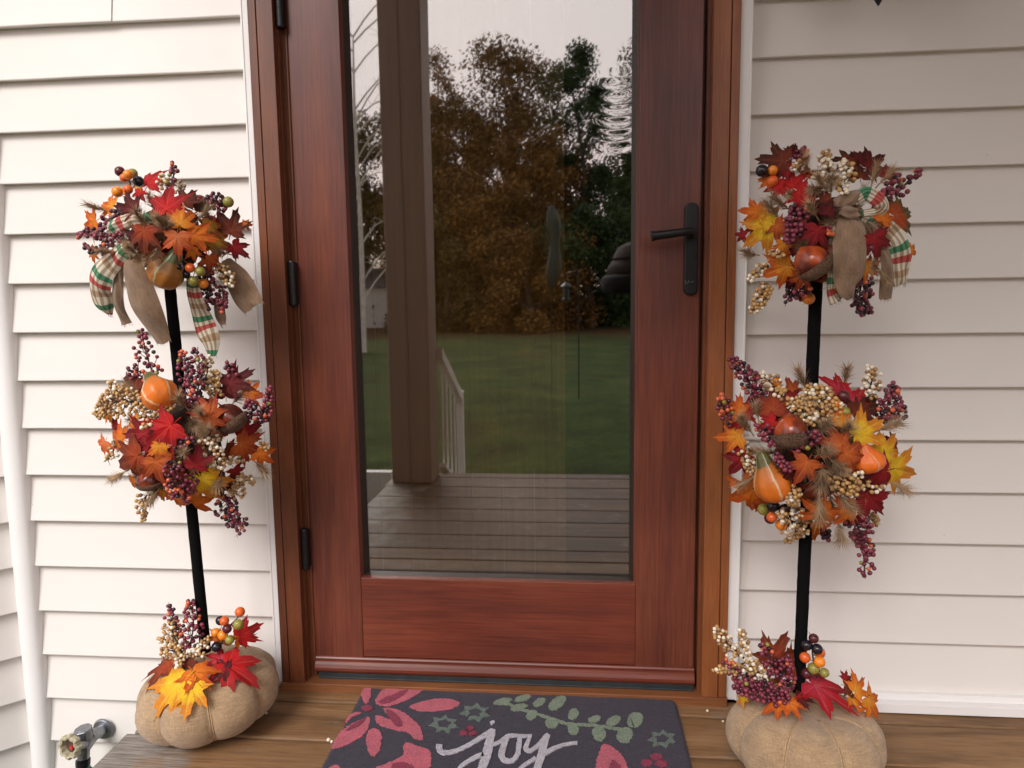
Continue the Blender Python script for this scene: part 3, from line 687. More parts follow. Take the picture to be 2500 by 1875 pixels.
def inmat(p): return MX0 + .003 < p[0] < MX1 - .003 and MY1 + .003 < p[1] < MY0 - .002
def rough(pts, step=.0028, amp=.0011, smooth=True):
    P = [Vector((x, y, 0)) for x, y in pts]
    if smooth:
        Q = []; n = len(P)
        for i in range(n):
            a, b_, c, d = P[i - 1], P[i], P[(i + 1) % n], P[(i + 2) % n]
            for k in range(5):
                t = k / 5; Q.append(.5 * ((2 * b_) + (c - a) * t + (2 * a - 5 * b_ + 4 * c - d) * t * t + (3 * b_ - a - 3 * c + d) * t ** 3))
        P = Q
    out = []; n = len(P)
    for i in range(n):
        a, c = P[i], P[(i + 1) % n]; k = max(1, int((c - a).length / step))
        for j in range(k):
            p = a.lerp(c, j / k); out.append((min(max(p.x + rr.gauss(0, amp), MX0 + .0015), MX1 - .0015), min(max(p.y + rr.gauss(0, amp), MY1 + .002), MY0 - .0015)))
    return out
LAYER = [0]
def motif(name, pts, m, h=.0011, conv=Mpt, smooth=True, label=None, parent=None):
    fl = rough(poly2floor(pts, conv), smooth=smooth) if conv else rough(pts, smooth=smooth)
    LAYER[0] += 1; b = MB(); b.prism(fl, MATZ - .001, MATZ + h + .00002 * LAYER[0])
    o = b.build(name, m, parent or mo)
    if label: o['label'] = label
    return o
def ell(cx, cy, rx, ry, a=0, n=10):
    a = R(a); return [(cx + rx * math.cos(t) * math.cos(a) + ry * math.sin(t) * math.sin(a), cy - rx * math.cos(t) * math.sin(a) + ry * math.sin(t) * math.cos(a)) for t in [2 * math.pi * i / n for i in range(n)]]
def group_motif(name, polys, m, h=.0011, conv=Mpt, smooth=True, label=None):
    b = MB()
    for q in polys:
        fl = rough(poly2floor(q, conv), smooth=smooth); LAYER[0] += 1; b.prism(fl, MATZ - .001, MATZ + h + .00002 * LAYER[0])
    o = b.build(name, m, mo)
    if label: o['label'] = label
    return o
petals = [[(305, 185), (350, 175), (355, 205), (345, 250), (325, 268), (300, 225)],
          [(380, 262), (400, 215), (440, 186), (560, 178), (652, 182), (600, 225), (540, 255), (470, 280), (415, 283)],
          [(572, 290), (620, 265), (720, 243), (800, 245), (843, 262), (838, 285), (790, 303), (700, 312), (620, 308)],
          [(430, 295), (500, 302), (570, 345), (625, 400), (645, 468), (600, 465), (560, 432), (480, 415), (400, 388), (380, 345), (405, 338), (470, 362), (440, 320)],
          [(330, 450), (345, 418), (370, 408), (400, 420), (413, 460), (405, 520), (375, 565), (345, 545), (330, 490)],
          [(345, 345), (342, 400), (300, 455), (225, 498), (140, 520), (165, 450), (220, 400), (295, 362)],
          [(300, 322), (250, 345), (215, 375), (232, 335), (275, 318)],
          [(545, 490), (620, 510), (670, 522), (690, 560), (670, 640), (560, 720), (400, 720), (375, 640), (450, 600), (530, 560)],
          [(1650, 495), (1700, 515), (1750, 560), (1785, 627), (1790, 700), (1640, 720), (1610, 640), (1615, 580), (1630, 530)],
          [(120, 640), (150, 612), (185, 628), (180, 660)], [(240, 640), (300, 660), (330, 730), (280, 800), (200, 760)]]
for q in petals: motif('petal', q, R_PINK)
darks = [[(400, 262), (450, 232), (560, 192), (520, 235), (445, 270)], [(440, 305), (500, 335), (530, 392), (500, 398), (468, 365)], [(330, 352), (285, 400), (212, 425), (255, 388)],
         [(1690, 600), (1715, 590), (1750, 640), (1740, 700), (1680, 700)], ell(335, 297, 30, 17), [(470, 620), (540, 600), (600, 640), (520, 700)]]
for q in darks: motif('petal_shade', q, R_RED, .0019)
for tr in (((905, 408), (870, 435), (920, 438)), ((1945, 568), (1890, 602), (1972, 606)), ((1240, 690), (1290, 720), (1200, 730))):
    group_motif('berries', [ell(x, y, 33 if x > 1000 else 22, 19 if x > 1000 else 14) for x, y in tr], R_RED, .0015)
def star(cx, cy, r, ri, n=7, a0=20, sy=.62):
    return [(cx + (r if i % 2 == 0 else ri) * math.cos(R(a0 + 180 * i / n)), cy + sy * (r if i % 2 == 0 else ri) * math.sin(R(a0 + 180 * i / n))) for i in range(2 * n)]
for cx, cy, r in ((762, 385, 86), (935, 322, 88), (1975, 468, 84)):
    s_ = motif('star_flower', star(cx, cy, r, r * .62), R_GREY, .0012, smooth=False)
    motif('star_centre', star(cx, cy, r * .50, r * .34, 5, 60), R_BASE, .0016, smooth=False)
branch = [(1045, 268), (1110, 272), (1200, 305), (1330, 345), (1450, 382), (1600, 392), (1720, 412), (1800, 418)]
bp = []
for s_ in (1, -1):
    for x, y in (branch if s_ == 1 else branch[::-1]): bp.append((x, y - 7 * s_))
lv = [(1090, 258, 48, 17, 12), (1200, 240, 46, 15, 15), (1178, 292, 45, 18, 15), (1292, 264, 36, 20, 30), (1250, 335, 32, 24, 40), (1392, 268, 56, 30, 35), (1362, 378, 34, 30, 0), (1482, 330, 32, 27, 50),
      (1480, 412, 28, 33, 30), (1600, 358, 36, 18, 15), (1625, 440, 35, 42, 30), (1705, 368, 42, 24, 30), (1768, 448, 45, 42, 30), (1826, 362, 46, 40, 30)]
group_motif('sprig', [bp] + [ell(*a) for a in lv], R_SAGE, .0012)
def brush(strokes, conv):
    polys = []
    for st in strokes:
        P = smoothpath([(x, y, w_) for x, y, w_ in st], 5); Lft = []; Rgt = []
        for i, p in enumerate(P):
            t = P[min(i + 1, len(P) - 1)] - P[max(i - 1, 0)]; t.z = 0; t.normalize(); nn = Vector((-t.y, t.x, 0))
            Lft.append((p.x + nn.x * p.z, p.y + nn.y * p.z)); Rgt.append((p.x - nn.x * p.z, p.y - nn.y * p.z))
        polys.append((Lft, Rgt))
    return polys
strokes = [[(872, 42, 24), (900, 28, 20), (928, 12, 9)],
 [(182, 325, 40), (178, 370, 42), (200, 420, 34), (260, 436, 28), (330, 430, 27), (430, 402, 27), (560, 342, 27), (680, 275, 30), (790, 205, 32), (880, 150, 38)],
 [(905, 120, 34), (885, 190, 50), (858, 290, 56), (838, 380, 62), (812, 480, 64), (785, 570, 60), (745, 660, 50), (690, 740, 40), (600, 790, 34), (500, 790, 30), (430, 720, 26), (470, 625, 25), (560, 560, 26), (660, 505, 28), (780, 455, 30)],
 [(890, 335, 20), (980, 300, 24), (1040, 262, 28), (1110, 215, 26), (1200, 205, 20), (1300, 213, 20), (1432, 206, 14)],
 [(1110, 225, 26), (1062, 310, 38), (1032, 410, 44), (1022, 480, 42), (1060, 538, 34), (1130, 552, 30), (1190, 528, 30), (1235, 460, 34), (1252, 370, 34), (1262, 280, 32), (1272, 218, 22)],
 [(1425, 205, 12), (1392, 260, 22), (1358, 340, 30), (1352, 390, 32), (1400, 415, 24), (1470, 375, 26), (1550, 315, 34), (1615, 245, 42), (1655, 195, 30)],
 [(1655, 195, 28), (1612, 280, 44), (1575, 400, 52), (1545, 520, 52), (1510, 620, 50), (1450, 710, 40), (1350, 750, 30), (1262, 710, 26), (1295, 635, 25), (1380, 575, 25), (1480, 510, 28)],
 [(1560, 478, 30), (1640, 430, 30), (1740, 378, 26), (1850, 338, 22), (1950, 316, 20), (2045, 305, 17)]]
b = MB()
for k_, (A, B_) in enumerate(brush(strokes, Jpt)):
    A = poly2floor(A, Jpt); B_ = poly2floor(B_, Jpt); n = len(A); z1 = MATZ + .0022 + .0001 * k_; vs = []
    for (ax_, ay), (bx, by) in zip(A, B_):
        j = [rr.gauss(0, .0004) for _ in range(4)]
        vs += [(ax_ + j[0], ay + j[1], MATZ - .001), (ax_ + j[0], ay + j[1], z1), (bx + j[2], by + j[3], z1), (bx + j[2], by + j[3], MATZ - .001)]
    b.add(vs, [(4 * i + q, 4 * i + (q + 1) % 4, 4 * i + 4 + (q + 1) % 4, 4 * i + 4 + q) for i in range(n - 1) for q in range(4)] + [(3, 2, 1, 0), (4 * n - 4, 4 * n - 3, 4 * n - 2, 4 * n - 1)])
b.build('lettering', R_WHITE, mo)['label'] = 'the word joy in white brush script'

# ------------------------------------------------------------------ topiaries
LEAF = []
def leafmesh(seed):
    rr = random.Random(seed); half = [(0, 1.10), (5, .86), (11, .84), (15, .68), (22, .52), (27, .49), (33, .62), (38, .76), (43, .73), (49, 1.02), (54, .75), (60, .75), (66, .56), (74, .42), (83, .46), (91, .60), (96, .54), (103, .74), (112, .47), (122, .42), (140, .30), (160, .18)]
    out = [(a, r) for a, r in half] + [(180, .06)] + [(360 - a, r) for a, r in half[::-1][:-1]]
    lob = {0: 1, 49: .9, 103: .6, 360 - 49: .9, 360 - 103: .6}
    n = len(out); vs = [(0, 0, 0)]; ve = [1.0]; c1 = rr.uniform(.05, .36); c2 = rr.uniform(-.25, .25); ph = rr.uniform(0, 6)
    for f in (.33, .66, 1.0):
        for a, r in out:
            rj = r * (1 + rr.uniform(-.08, .08)) * f; t = R(90 + a + rr.uniform(-1.5, 1.5)); x, y = rj * math.cos(t), rj * math.sin(t)
            ax = abs((a + 180) % 360 - 180); d = min(abs(ax - q) for q in (0, 49, 103)); fold = -.5 * math.exp(-(d / 13) ** 2) + .25
            z = -c1 * rj * rj + fold * .16 * rj + c2 * x * abs(x) + .05 * rj * math.sin(3 * t + ph) + rr.uniform(-.015, .015)
            vs.append((x, y, z)); ve.append(math.exp(-(d / 6.5) ** 2) if f < .99 else .25 * math.exp(-(d / 5) ** 2))
    fs = [(0, 1 + i, 1 + (i + 1) % n) for i in range(n)]
    for k in range(2):
        for i in range(n):
            a = 1 + k * n + i; b_ = 1 + k * n + (i + 1) % n; fs.append((a, a + n, b_ + n, b_))
    # short stalk
    me = bpy.data.meshes.new('leaf'); s0 = len(vs)
    for y in (0, -.38):
        for q in range(4): vs.append((.018 * math.cos(q * 1.57), y, .018 * math.sin(q * 1.57) - .02)); ve.append(.3)
    fs += [(s0 + q, s0 + (q + 1) % 4, s0 + 4 + (q + 1) % 4, s0 + 4 + q) for q in range(4)]
    me.from_pydata(vs, [], fs); at = me.attributes.new('vein', 'FLOAT', 'POINT')
    for i, q in enumerate(ve): at.data[i].value = q
    for p in me.polygons: p.use_smooth = True
    me.materials.append(LM['red']); return me
LEAF = [leafmesh(s) for s in range(9)]
def frame(tip, nrm):
    nrm = nrm.normalized(); y = (tip - nrm * tip.dot(nrm)).normalized(); x = y.cross(nrm)
    return Matrix((x, y, nrm)).transposed()
class Zone:
    """a picture crop (scale, origin) with a rounded body behind it, so that things lie on a 3-D surface"""
    def __init__(s, sc, ox, oy, cpos, rad, parent, flat=1.0, seed=0):
        s.sc, s.ox, s.oy, s.c, s.rad, s.par, s.flat = sc, ox, oy, Vector(cpos), rad, parent, flat; s.r = random.Random(seed)
    def hit(s, x, y, lift=0):
        """point and normal; lift in mm towards the viewer"""
        u, v = s.ox + x / s.sc, s.oy + y / s.sc; d = ray(u, v)
        sx, sy, sz = s.rad
        o_ = CAMP - s.c; A = Vector((o_.x / sx, o_.y / sy, o_.z / sz)); D = Vector((d.x / sx, d.y / sy, d.z / sz))
        a = D.dot(D); b_ = A.dot(D); c_ = A.dot(A) - 1; disc = b_ * b_ - a * c_
        if disc > 0:
            t = (-b_ - math.sqrt(disc)) / a; p = CAMP + d * t; q = p - s.c; n = Vector((q.x / sx ** 2, q.y / sy ** 2, q.z / sz ** 2)).normalized()
        else:
            t = (s.c.y + CD) / d.y; p = CAMP + d * t; q = p - s.c; q.y = 0; n = (q.normalized() * .75 + Vector((0, -.65, 0))).normalized()
        return p - d.normalized() * (lift / 1000), n
    def px(s, p): return (p - CAMP).length / 1 * (1 / FPX) / s.sc / 1.0        # metres per crop pixel at p (about)
    def leaf(s, x, y, size, ang, col, lift=14, blend=.5, tilt=None):
        p, n = s.hit(x, y, lift); k = (RM.transposed() @ (p - CAMP)).y / FPX / s.sc
        n = (n * blend + Vector((0, -1, 0)) * (1 - blend)).normalized()
        tl = Vector((math.cos(R(ang)), 0, math.sin(R(ang))))
        tl = tl + Vector((0, s.r.uniform(-.25, .55) if tilt is None else tilt, 0))
        F = frame(tl.normalized(), n); sz = size * k / (1.36 if s.rad[2] > .09 else 1.25)
        o = bpy.data.objects.new('leaf', s.r.choice(LEAF)); C.objects.link(o)
        o.material_slots[0].link = 'OBJECT'; o.material_slots[0].material = LM[col]
        ctr = p - F @ Vector((0, .22 * sz, 0))
        Mx_ = (F @ Matrix.Diagonal((sz * s.r.uniform(.88, 1.05), sz, sz))).to_4x4(); Mx_.translation = ctr
        o.parent = s.par; o.matrix_parent_inverse = world_of(s.par).inverted(); o.matrix_basis = Mx_
        if col in ('yell', 'pink', 'crim', 'amb'): o['label'] = {'yell': 'bright yellow', 'pink': 'rose red', 'crim': 'crimson', 'amb': 'amber'}[col] + ' maple leaf'
        return o
    def spray(s, x0, y0, x1, y1, wd, kind, n, lift=16, mix=None):
        P0, n0 = s.hit(x0, y0, lift * .55); P1, n1 = s.hit(x1, y1, lift + s.r.uniform(0, 8))
        k = (RM.transposed() @ (P1 - CAMP)).y / FPX / s.sc; W_ = wd * k / 2
        ax = P1 - P0; Lh = ax.length; t = ax.normalized(); side = t.cross(Vector((0, -1, 0))).normalized(); dep = side.cross(t).normalized()
        if dep.y > 0: dep = -dep
        cols, rb = {'gold': ([('gold', 10), ('tan', 6), ('cream', 3)], .00385), 'cream': ([('gold', 5), ('tan', 4), ('cream', 8)], .0037),
                    'plum': ([('plum', 9), ('wine', 8), ('dark', 3), ('coral', 2), ('olive', .5)], .0042), 'dplum': ([('plum', 6), ('dark', 7), ('wine', 3), ('coral', .6)], .0042),
                    'mixed': ([('coral', 6), ('plum', 6), ('dark', 5), ('wine', 3), ('olive', 1)], .0043),
                    'big': ([('pumpkin', 5), ('scarlet', 2), ('olive', 3), ('black', 3), ('maroon', 4)], .0101)}[kind]
        names = [c for c, _ in cols]; mats = [BM[c] for c in names] + [M_STEM]; b = MB(); ms = len(names)
        bend = side * s.r.uniform(-.12, .12) * Lh
        def axis(f): return P0 + ax * f + bend * math.sin(f * math.pi)
        b.tube([axis(f / 6) for f in range(7)], [.0016] * 5 + [.0011, .0008], 5, ms)
        done = []; wts = [w_ for _, w_ in cols]
        if kind == 'big':
            seq = s.r.sample(range(len(names)), len(names))
        for i in range(n):
            for tr in range(40):
                f = (i + .6 + s.r.uniform(-.5, .5)) / n if kind != 'big' else s.r.uniform(.1, 1)
                f = min(1.0, max(.06, f)); prof = math.sin(math.pi * min(1, (f * .80 + .15))) ** .7
                a = s.r.uniform(-1, 1); q = axis(f) + side * a * W_ * prof + dep * s.r.uniform(-.35, .9) * min(W_, .022) * prof + t * s.r.uniform(-.004, .004)
                if all((q - d_).length > (ra + rb) * .86 for d_, ra in done): break
            else: continue
            r_ = rb * s.r.uniform(.86, 1.12); done.append((q, r_))
            if kind == 'big': mi = seq[len(done) % len(seq)]
            else: mi = s.r.choices(range(len(names)), wts)[0]
            b.sphere(q, r_, mi, 1 if kind == 'big' else 0 if r_ < .002 else 1)
            if s.r.random() < .55 or kind == 'big':
                j = axis(max(0, f - s.r.uniform(.08, .2))); b.tube([j, j.lerp(q, .6) + side * a * .002, q], [.0008, .0007, .0006], 4, ms, False)
        for i in range(3):      # bare stem ends
            q = axis(s.r.uniform(.5, 1)); b.tube([q, q + (side * s.r.uniform(-1, 1) + t).normalized() * s.r.uniform(.006, .013)], [.0007, .0003], 4, ms)
        o = b.build('large_berry_spray' if kind == 'big' else 'berry_spray', mats, s.par, smooth=True, loc=P0)
        o['label'] = {'gold': 'gold and tan berries', 'cream': 'cream and gold berries', 'plum': 'plum berries', 'dplum': 'dark plum berries', 'mixed': 'orange and plum berries', 'big': 'large orange, green and black berries'}[kind]
        return o
    def tuft(s, x0, y0, x1, y1, size=170, lift=14, n=None):
        P0, n0 = s.hit(x0, y0, lift * .6); P1, n1 = s.hit(x1, y1, lift)
        k = (RM.transposed() @ (P1 - CAMP)).y / FPX / s.sc; ln = min(.042, size * k * .62)
        ax = P1 - P0
        if ax.length < .02: ax = ax.normalized() * .02 if ax.length > 1e-5 else n0 * .02
        ax = (ax + (n0 + Vector((0, -.3, 0))) * ax.length * .6); t = ax.normalized(); b = MB(); u = t.orthogonal().normalized(); v_ = t.cross(u)
        L_ = min(max(ax.length, .022), .034)
        b.tube([P0 - t * .01, P0 + t * L_], [.0013, .0008], 5)
        N_ = n or int(95 + L_ * 1700)
        for i in range(N_):
            f = s.r.random() ** .8; a = s.r.uniform(0, 6.283); c = P0 + t * L_ * f; rd = u * math.cos(a) + v_ * math.sin(a); d = (rd + t * s.r.uniform(.5, 2.2)).normalized()
            e = c + d * ln * s.r.uniform(.6, 1.05) + Vector((0, 0, -.0015)); sd = d.cross(rd if abs(d.dot(rd)) < .95 else t).normalized() * .00075; up = d.cross(sd).normalized() * .00035
            b.add([c - sd, c + sd, c + up, e], [(0, 1, 3), (1, 2, 3), (2, 0, 3)])
        return b.build('pine_tuft', M_NEEDLE, s.par, loc=P0)
    def blob(s, name, prof, x0, y0, x1, y1, mats, lift, n=36, rfun=None, smooth=True, lean=.35):
        """turned shape whose axis runs from crop point 0 (z=0) to crop point 1 (z=1)"""
        P0, n0 = s.hit(x0, y0, lift); P1, n1 = s.hit(x1, y1, lift); ax = P1 - P0; ax.y *= lean; Ls = ax.length
        t = ax.normalized(); q = t.to_track_quat('Z', 'Y').to_matrix()
        b = MB(); b.lathe(prof, Matrix.Identity(4), n, 0, rfun)
        o = b.build(name, mats, s.par, smooth=smooth)
        Mx_ = (q @ Matrix.Diagonal((Ls, Ls, Ls))).to_4x4(); Mx_.translation = P0 + (P1 - P0) * 0; o.matrix_basis = Mx_
        return o
    def gourd(s, x0, y0, x1, y1, wr, m, lift=18):
        """bottom of the body at point 0, neck tip at point 1; wr = body radius / length"""
        prof = [(.01, -.01), (.35, .015), (.72, .09), (.95, .22), (1.0, .36), (.90, .50), (.66, .64), (.46, .76), (.38, .86), (.30, .94), (.16, .985), (.02, 1.0)]
        return s.blob('gourd', [(r_ * wr, z) for r_, z in prof], x0, y0, x1, y1, m, lift, 48, lambda a, i: 1 + .03 * math.cos(a * 8))
    def acorn(s, x0, y0, x1, y1, wr=.44, lift=20):
        """cap end at point 0, nut tip at point 1"""
        nut = s.blob('acorn', [(r_ * wr, z) for r_, z in [(.5, .12), (.90, .22), (.97, .38), (.95, .55), (.82, .72), (.58, .86), (.30, .95), (.10, .985), (.02, 1.02)]], x0, y0, x1, y1, M_NUT, lift)
        b = MB(); rj = random.Random(3); b.lathe([(r_ * wr, z) for r_, z in [(.10, -.08), (.5, -.05), (.88, .06), (1.08, .22), (1.10, .34), (1.03, .37), (.97, .30)]], Matrix.Identity(4), 40, 0, lambda a, i: 1 + rj.uniform(-.02, .02))
        c = b.build('acorn_cap', M_CAP, s.par, smooth=True); c.matrix_basis = nut.matrix_basis.copy(); return nut
    def ribbon(s, pts, front, back, label, bulge=.25, fray=True):
        """pts: (crop x, crop y, width in crop px, lift mm)"""
        ctr = []; k = None
        for x, y, wd, lf in pts:
            u, v = s.ox + x / s.sc, s.oy + y / s.sc; p0_ = onplane(u, v, s.c.y - .05); rho = math.hypot(p0_.x - s.c.x, p0_.z - s.c.z) / s.rad[0]; p = onplane(u, v, s.c.y - s.rad[1] * .66 * max(.0, 1 - min(1, rho * .62) ** 2) - lf / 1000)
            kk = (RM.transposed() @ (p - CAMP)).y / FPX / s.sc; ctr.append((p, wd * kk))
        P = smoothpath([c[0] for c in ctr], 7); W_ = [v.x for v in smoothpath([(c[1], 0, 0) for c in ctr], 7)]
        n = len(P); na = 9; acc = 0; F_, B_, UV = [], [], []
        for i, p in enumerate(P):
            t = (P[min(i + 1, n - 1)] - P[max(i - 1, 0)]).normalized()
            if i: acc += (P[i] - P[i - 1]).length
            view = Vector((0, -1, 0)); sd = t.cross(view)
            sd = sd.normalized() if sd.length > .1 else Vector((1, 0, 0)); nn = sd.cross(t).normalized()
            if nn.y > 0: nn = -nn
            for j in range(na):
                a = j / (na - 1) * 2 - 1
                off = nn * (bulge * W_[i] * (1 - a * a) * .8 + .0016 * math.sin(a * 5 + i * .5) + .0022 * math.sin(i * .45 + a))
                end = t * (s.r.uniform(-.0018, .0018) if (i in (0, n - 1) and fray) else 0)
                q = p + sd * a * W_[i] * .5 + off + end; F_.append(q); B_.append(q - nn * .0007); UV.append(((a + 1) * .031, acc))
        b = MB(); fs = []; uv = []
        for i in range(n - 1):
            for j in range(na - 1):
                q = [i * na + j, i * na + j + 1, (i + 1) * na + j + 1, (i + 1) * na + j]; fs.append(q); uv.append([UV[z] for z in q])
        b.add(F_, fs, 0, uv); b.add(B_, [q[::-1] for q in fs], 1, [u_[::-1] for u_ in uv])
        if fray:
            for i in range(14):
                j = s.r.randrange(na); q = F_[(n - 1) * na + j]; d = (P[-1] - P[-2]).normalized() + Vector((s.r.uniform(-.4, .4), s.r.uniform(-.3, .3), 0))
                b.tube([q, q + d * s.r.uniform(.002, .006)], [.0003, .0002], 3, 1)
        o = b.build('ribbon', [front, back], s.par, smooth=True); o['label'] = label; return o
    def fill(s, R_, n, cols, nt_):
        for i in range(n):
            a = s.r.uniform(0, 6.283); el = s.r.uniform(-1, 1); d = Vector((math.cos(a) * math.sqrt(1 - el * el), -abs(math.sin(a)) * math.sqrt(1 - el * el) * (1 if s.r.random() < .7 else -1), el))
            p = s.c + Vector((d.x * R_[0], d.y * R_[1], d.z * R_[2])); F = frame((d.orthogonal() + d.cross(d.orthogonal()) * s.r.uniform(-2, 2)).normalized(), (d + Vector((s.r.uniform(-.5, .5), s.r.uniform(-.5, .3), s.r.uniform(-.5, .5)))).normalized())
            o = bpy.data.objects.new('leaf', s.r.choice(LEAF)); C.objects.link(o); o.material_slots[0].link = 'OBJECT'; o.material_slots[0].material = LM[s.r.choice(cols)]
            sz = s.r.uniform(.034, .050); Mx_ = (F @ Matrix.Diagonal((sz, sz, sz))).to_4x4(); Mx_.translation = p
            o.parent = s.par; o.matrix_parent_inverse = world_of(s.par).inverted(); o.matrix_basis = Mx_
        for i in range(nt_):
            a = s.r.uniform(0, 6.283); rr_ = s.r.uniform(.1, 1.05); x = s.c + Vector((math.cos(a) * R_[0] * rr_, -(R_[1] + .012) * math.sqrt(max(0, 1 - rr_ * rr_)), math.sin(a) * R_[2] * rr_)); d = (x - s.c).normalized()
            b = MB(); u = d.orthogonal().normalized(); v_ = d.cross(u); b.tube([x - d * .02, x + d * .018], [.0013, .0008], 5)
            for q_ in range(130):
                f = s.r.random(); an = s.r.uniform(0, 6.283); c = x - d * .01 + d * .028 * f; rd = u * math.cos(an) + v_ * math.sin(an); dd = (rd + d * s.r.uniform(.3, 1.4)).normalized(); e = c + dd * s.r.uniform(.014, .025); sd = dd.cross(d).normalized() * .0007
                b.add([c - sd, c + sd, c + d * .0006, e], [(0, 1, 3), (1, 2, 3), (2, 0, 3)])
            b.build('pine_tuft', M_NEEDLE, s.par, loc=x)
def core(top, c, r, parent, lab):
    b = MB(); rr_ = random.Random(int(c[2] * 100)); n = 20
    b.lathe([(max(.001, math.sin(math.pi * i / n)), -math.cos(math.pi * i / n)) for i in range(n + 1)], Matrix.Translation(c) @ Matrix.Diagonal((r[0], r[1], r[2], 1)), 28, 0, lambda a, i: 1 + rr_.uniform(-.06, .06))
    o = b.build('flower_ball', M_CORE, parent, smooth=True, loc=c); o['label'] = lab; return o
def pumpkin(cx, cy, rx, ry, h, rot, tilt, parent, bottom=0.0):
    b = MB(); nseg = 8; n = 128; prof = []
    K = 26
    vs = []
    for i in range(K + 1):
        t = math.pi * i / K; z = -math.cos(t); r_ = max(0, math.sin(t)) ** .80
        vs_z = z
        if z > .55: vs_z = z - 1.1 * (z - .55) ** 1.4 * max(0, 1 - r_) ** .8
        if z < -.72: vs_z = -.72 + (z + .72) * .35
        for j in range(n):
            a = 2 * math.pi * j / n; w_ = abs(math.cos(a * nseg / 2 + .35)) ** .42 if True else 1
            k = .865 + .135 * w_
            k += .010 * math.sin(a * 3 + i * .4) + .006 * math.sin(a * 11 + i * .9)
            vs.append((rx * max(.001, r_) * k * math.cos(a), ry * max(.001, r_) * k * math.sin(a), h / 2 * vs_z * (1 + .03 * w_)))
    zmin = min(v[2] for v in vs)
    M_ = Matrix.Translation((cx, cy, bottom - zmin)) @ Matrix.Rotation(rot, 4, 'Z')
    TT = Matrix.Translation((0, 0, zmin)) @ Matrix.Rotation(tilt, 4, 'Y') @ Matrix.Translation((0, 0, -zmin))
    W_ = [M_ @ (TT @ Vector(v)) for v in vs]
    lift_ = -min(p.z for p in W_) + .001
    W_ = [p + Vector((0, 0, lift_)) for p in W_]
    b.add(W_, [(i * n + j, i * n + (j + 1) % n, (i + 1) * n + (j + 1) % n, (i + 1) * n + j) for i in range(K) for j in range(n)] + [tuple(range(n - 1, -1, -1)), tuple(K * n + j for j in range(n))])
    o = b.build('burlap_pumpkin', M_BURLAP, parent, smooth=True, loc=(cx, cy, 0))
    for s_ in range(nseg):
        a = (math.pi * (2 * s_ + 1) / 2 - .35) * 2 / nseg; j = int(round(a / (2 * math.pi) * n)) % n; b = MB()
        for da in (-.0020, .0020):
            pts = []
            for i in range(3, K - 1):
                p = W_[i * n + j]; q = Vector((p.x - cx, p.y - cy, 0)); q = q.normalized() if q.length > 1e-4 else Vector((1, 0, 0)); sd = Vector((-q.y, q.x, 0)); pts.append(p + q * .0012 + sd * da)
            b.tube(smoothpath(pts, 2), .0017, 6)
        b.build('seam', M_TWINE, o, smooth=True)
    return o
def pole(p0, p1, parent, r=.0112):
    b = MB(); rr_ = random.Random(2); p0 = Vector(p0); p1 = Vector(p1); k = 60; n = 18; vs = []
    for i in range(k + 1):
        c = p0.lerp(p1, i / k)
        for j in range(n): a = 2 * math.pi * j / n; q = r * (1 + rr_.uniform(-.035, .035)); vs.append((c.x + q * math.cos(a), c.y + q * math.sin(a), c.z))
    b.add(vs, [(i * n + j, i * n + (j + 1) % n, (i + 1) * n + (j + 1) % n, (i + 1) * n + j) for i in range(k) for j in range(n)] + [tuple(range(n - 1, -1, -1)), tuple(k * n + j for j in range(n))])
    return b.build('pole', M_POLE, parent, smooth=True)
def topiary(name, label, yc, pump, ptop, pbot):
    """pump: pumpkin args; pole from picture points"""
    root = empty('topiary', (pump[0], pump[1], 0), label, 'topiary')
    pk = pumpkin(*pump, root); a = onplane(*pbot, yc); c = onplane(*ptop, yc)
    pole(a, c, root); return root, pk
# ---------------- left one
YL = -.185
TL, PKL = topiary('topiary', 'topiary on a burlap pumpkin left of the door, on the hinge side above the tap', YL,
             (-.795, -.175, .150, .146, .158, R(12), R(-5)), (405, 600), (502, 1590))
def ball(root, u, v, y, r, lab, sc, ox, oy, seed, rad=None):
    c = onplane(u, v, y); o = core(None, c, (r * .52, r * .50, r * .52), root, lab)
    z = Zone(sc, ox, oy, c, rad or (r * .92, r * .80, r * .92), o, seed=seed); return z
A = ball(TL, 405, 590, YL, .125, 'upper flower ball with plaid and burlap ribbon', 3.191, 150, 360, 1)
A.fill((.085, .07, .08), 18, ['rust', 'burg', 'rustd', 'rusto', 'crim'], 26)
for q in [(820, 430, 320, 97, 'red', 22), (700, 250, 250, 62, 'red', 10), (600, 365, 130, 250, 'red', 20), (605, 285, 150, 60, 'amb', 6), (370, 455, 230, 170, 'amb', 8), (235, 590, 240, 196, 'oran', 8),
          (240, 825, 150, 195, 'amb', 4), (330, 810, 190, 215, 'rustd', 10), (640, 690, 270, 262, 'rust', 24), (925, 550, 250, 92, 'amb', 24), (1070, 690, 260, 352, 'oran', 28), (905, 730, 250, 262, 'salm', 32),
          (1210, 735, 280, 333, 'must', 16), (1170, 605, 190, 8, 'must', 18), (1245, 590, 240, 75, 'crim', 18), (1335, 610, 260, 75, 'rustd', 14), (1440, 600, 90, 0, 'oran', 2), (1370, 790, 190, 318, 'crim', 6),
          (1150, 885, 190, 262, 'rusto', 20), (1025, 820, 130, 280, 'amb', 26), (520, 480, 270, 165, 'burg', 14), (700, 860, 230, 250, 'rust', 16), (560, 720, 200, 200, 'burg', 14), (980, 400, 200, 60, 'rustd', 10),
          (480, 330, 110, 60, 'amb', 2), (1060, 780, 170, 300, 'burg', 16), (760, 600, 200, 120, 'rustd', 16)]: A.leaf(*q)
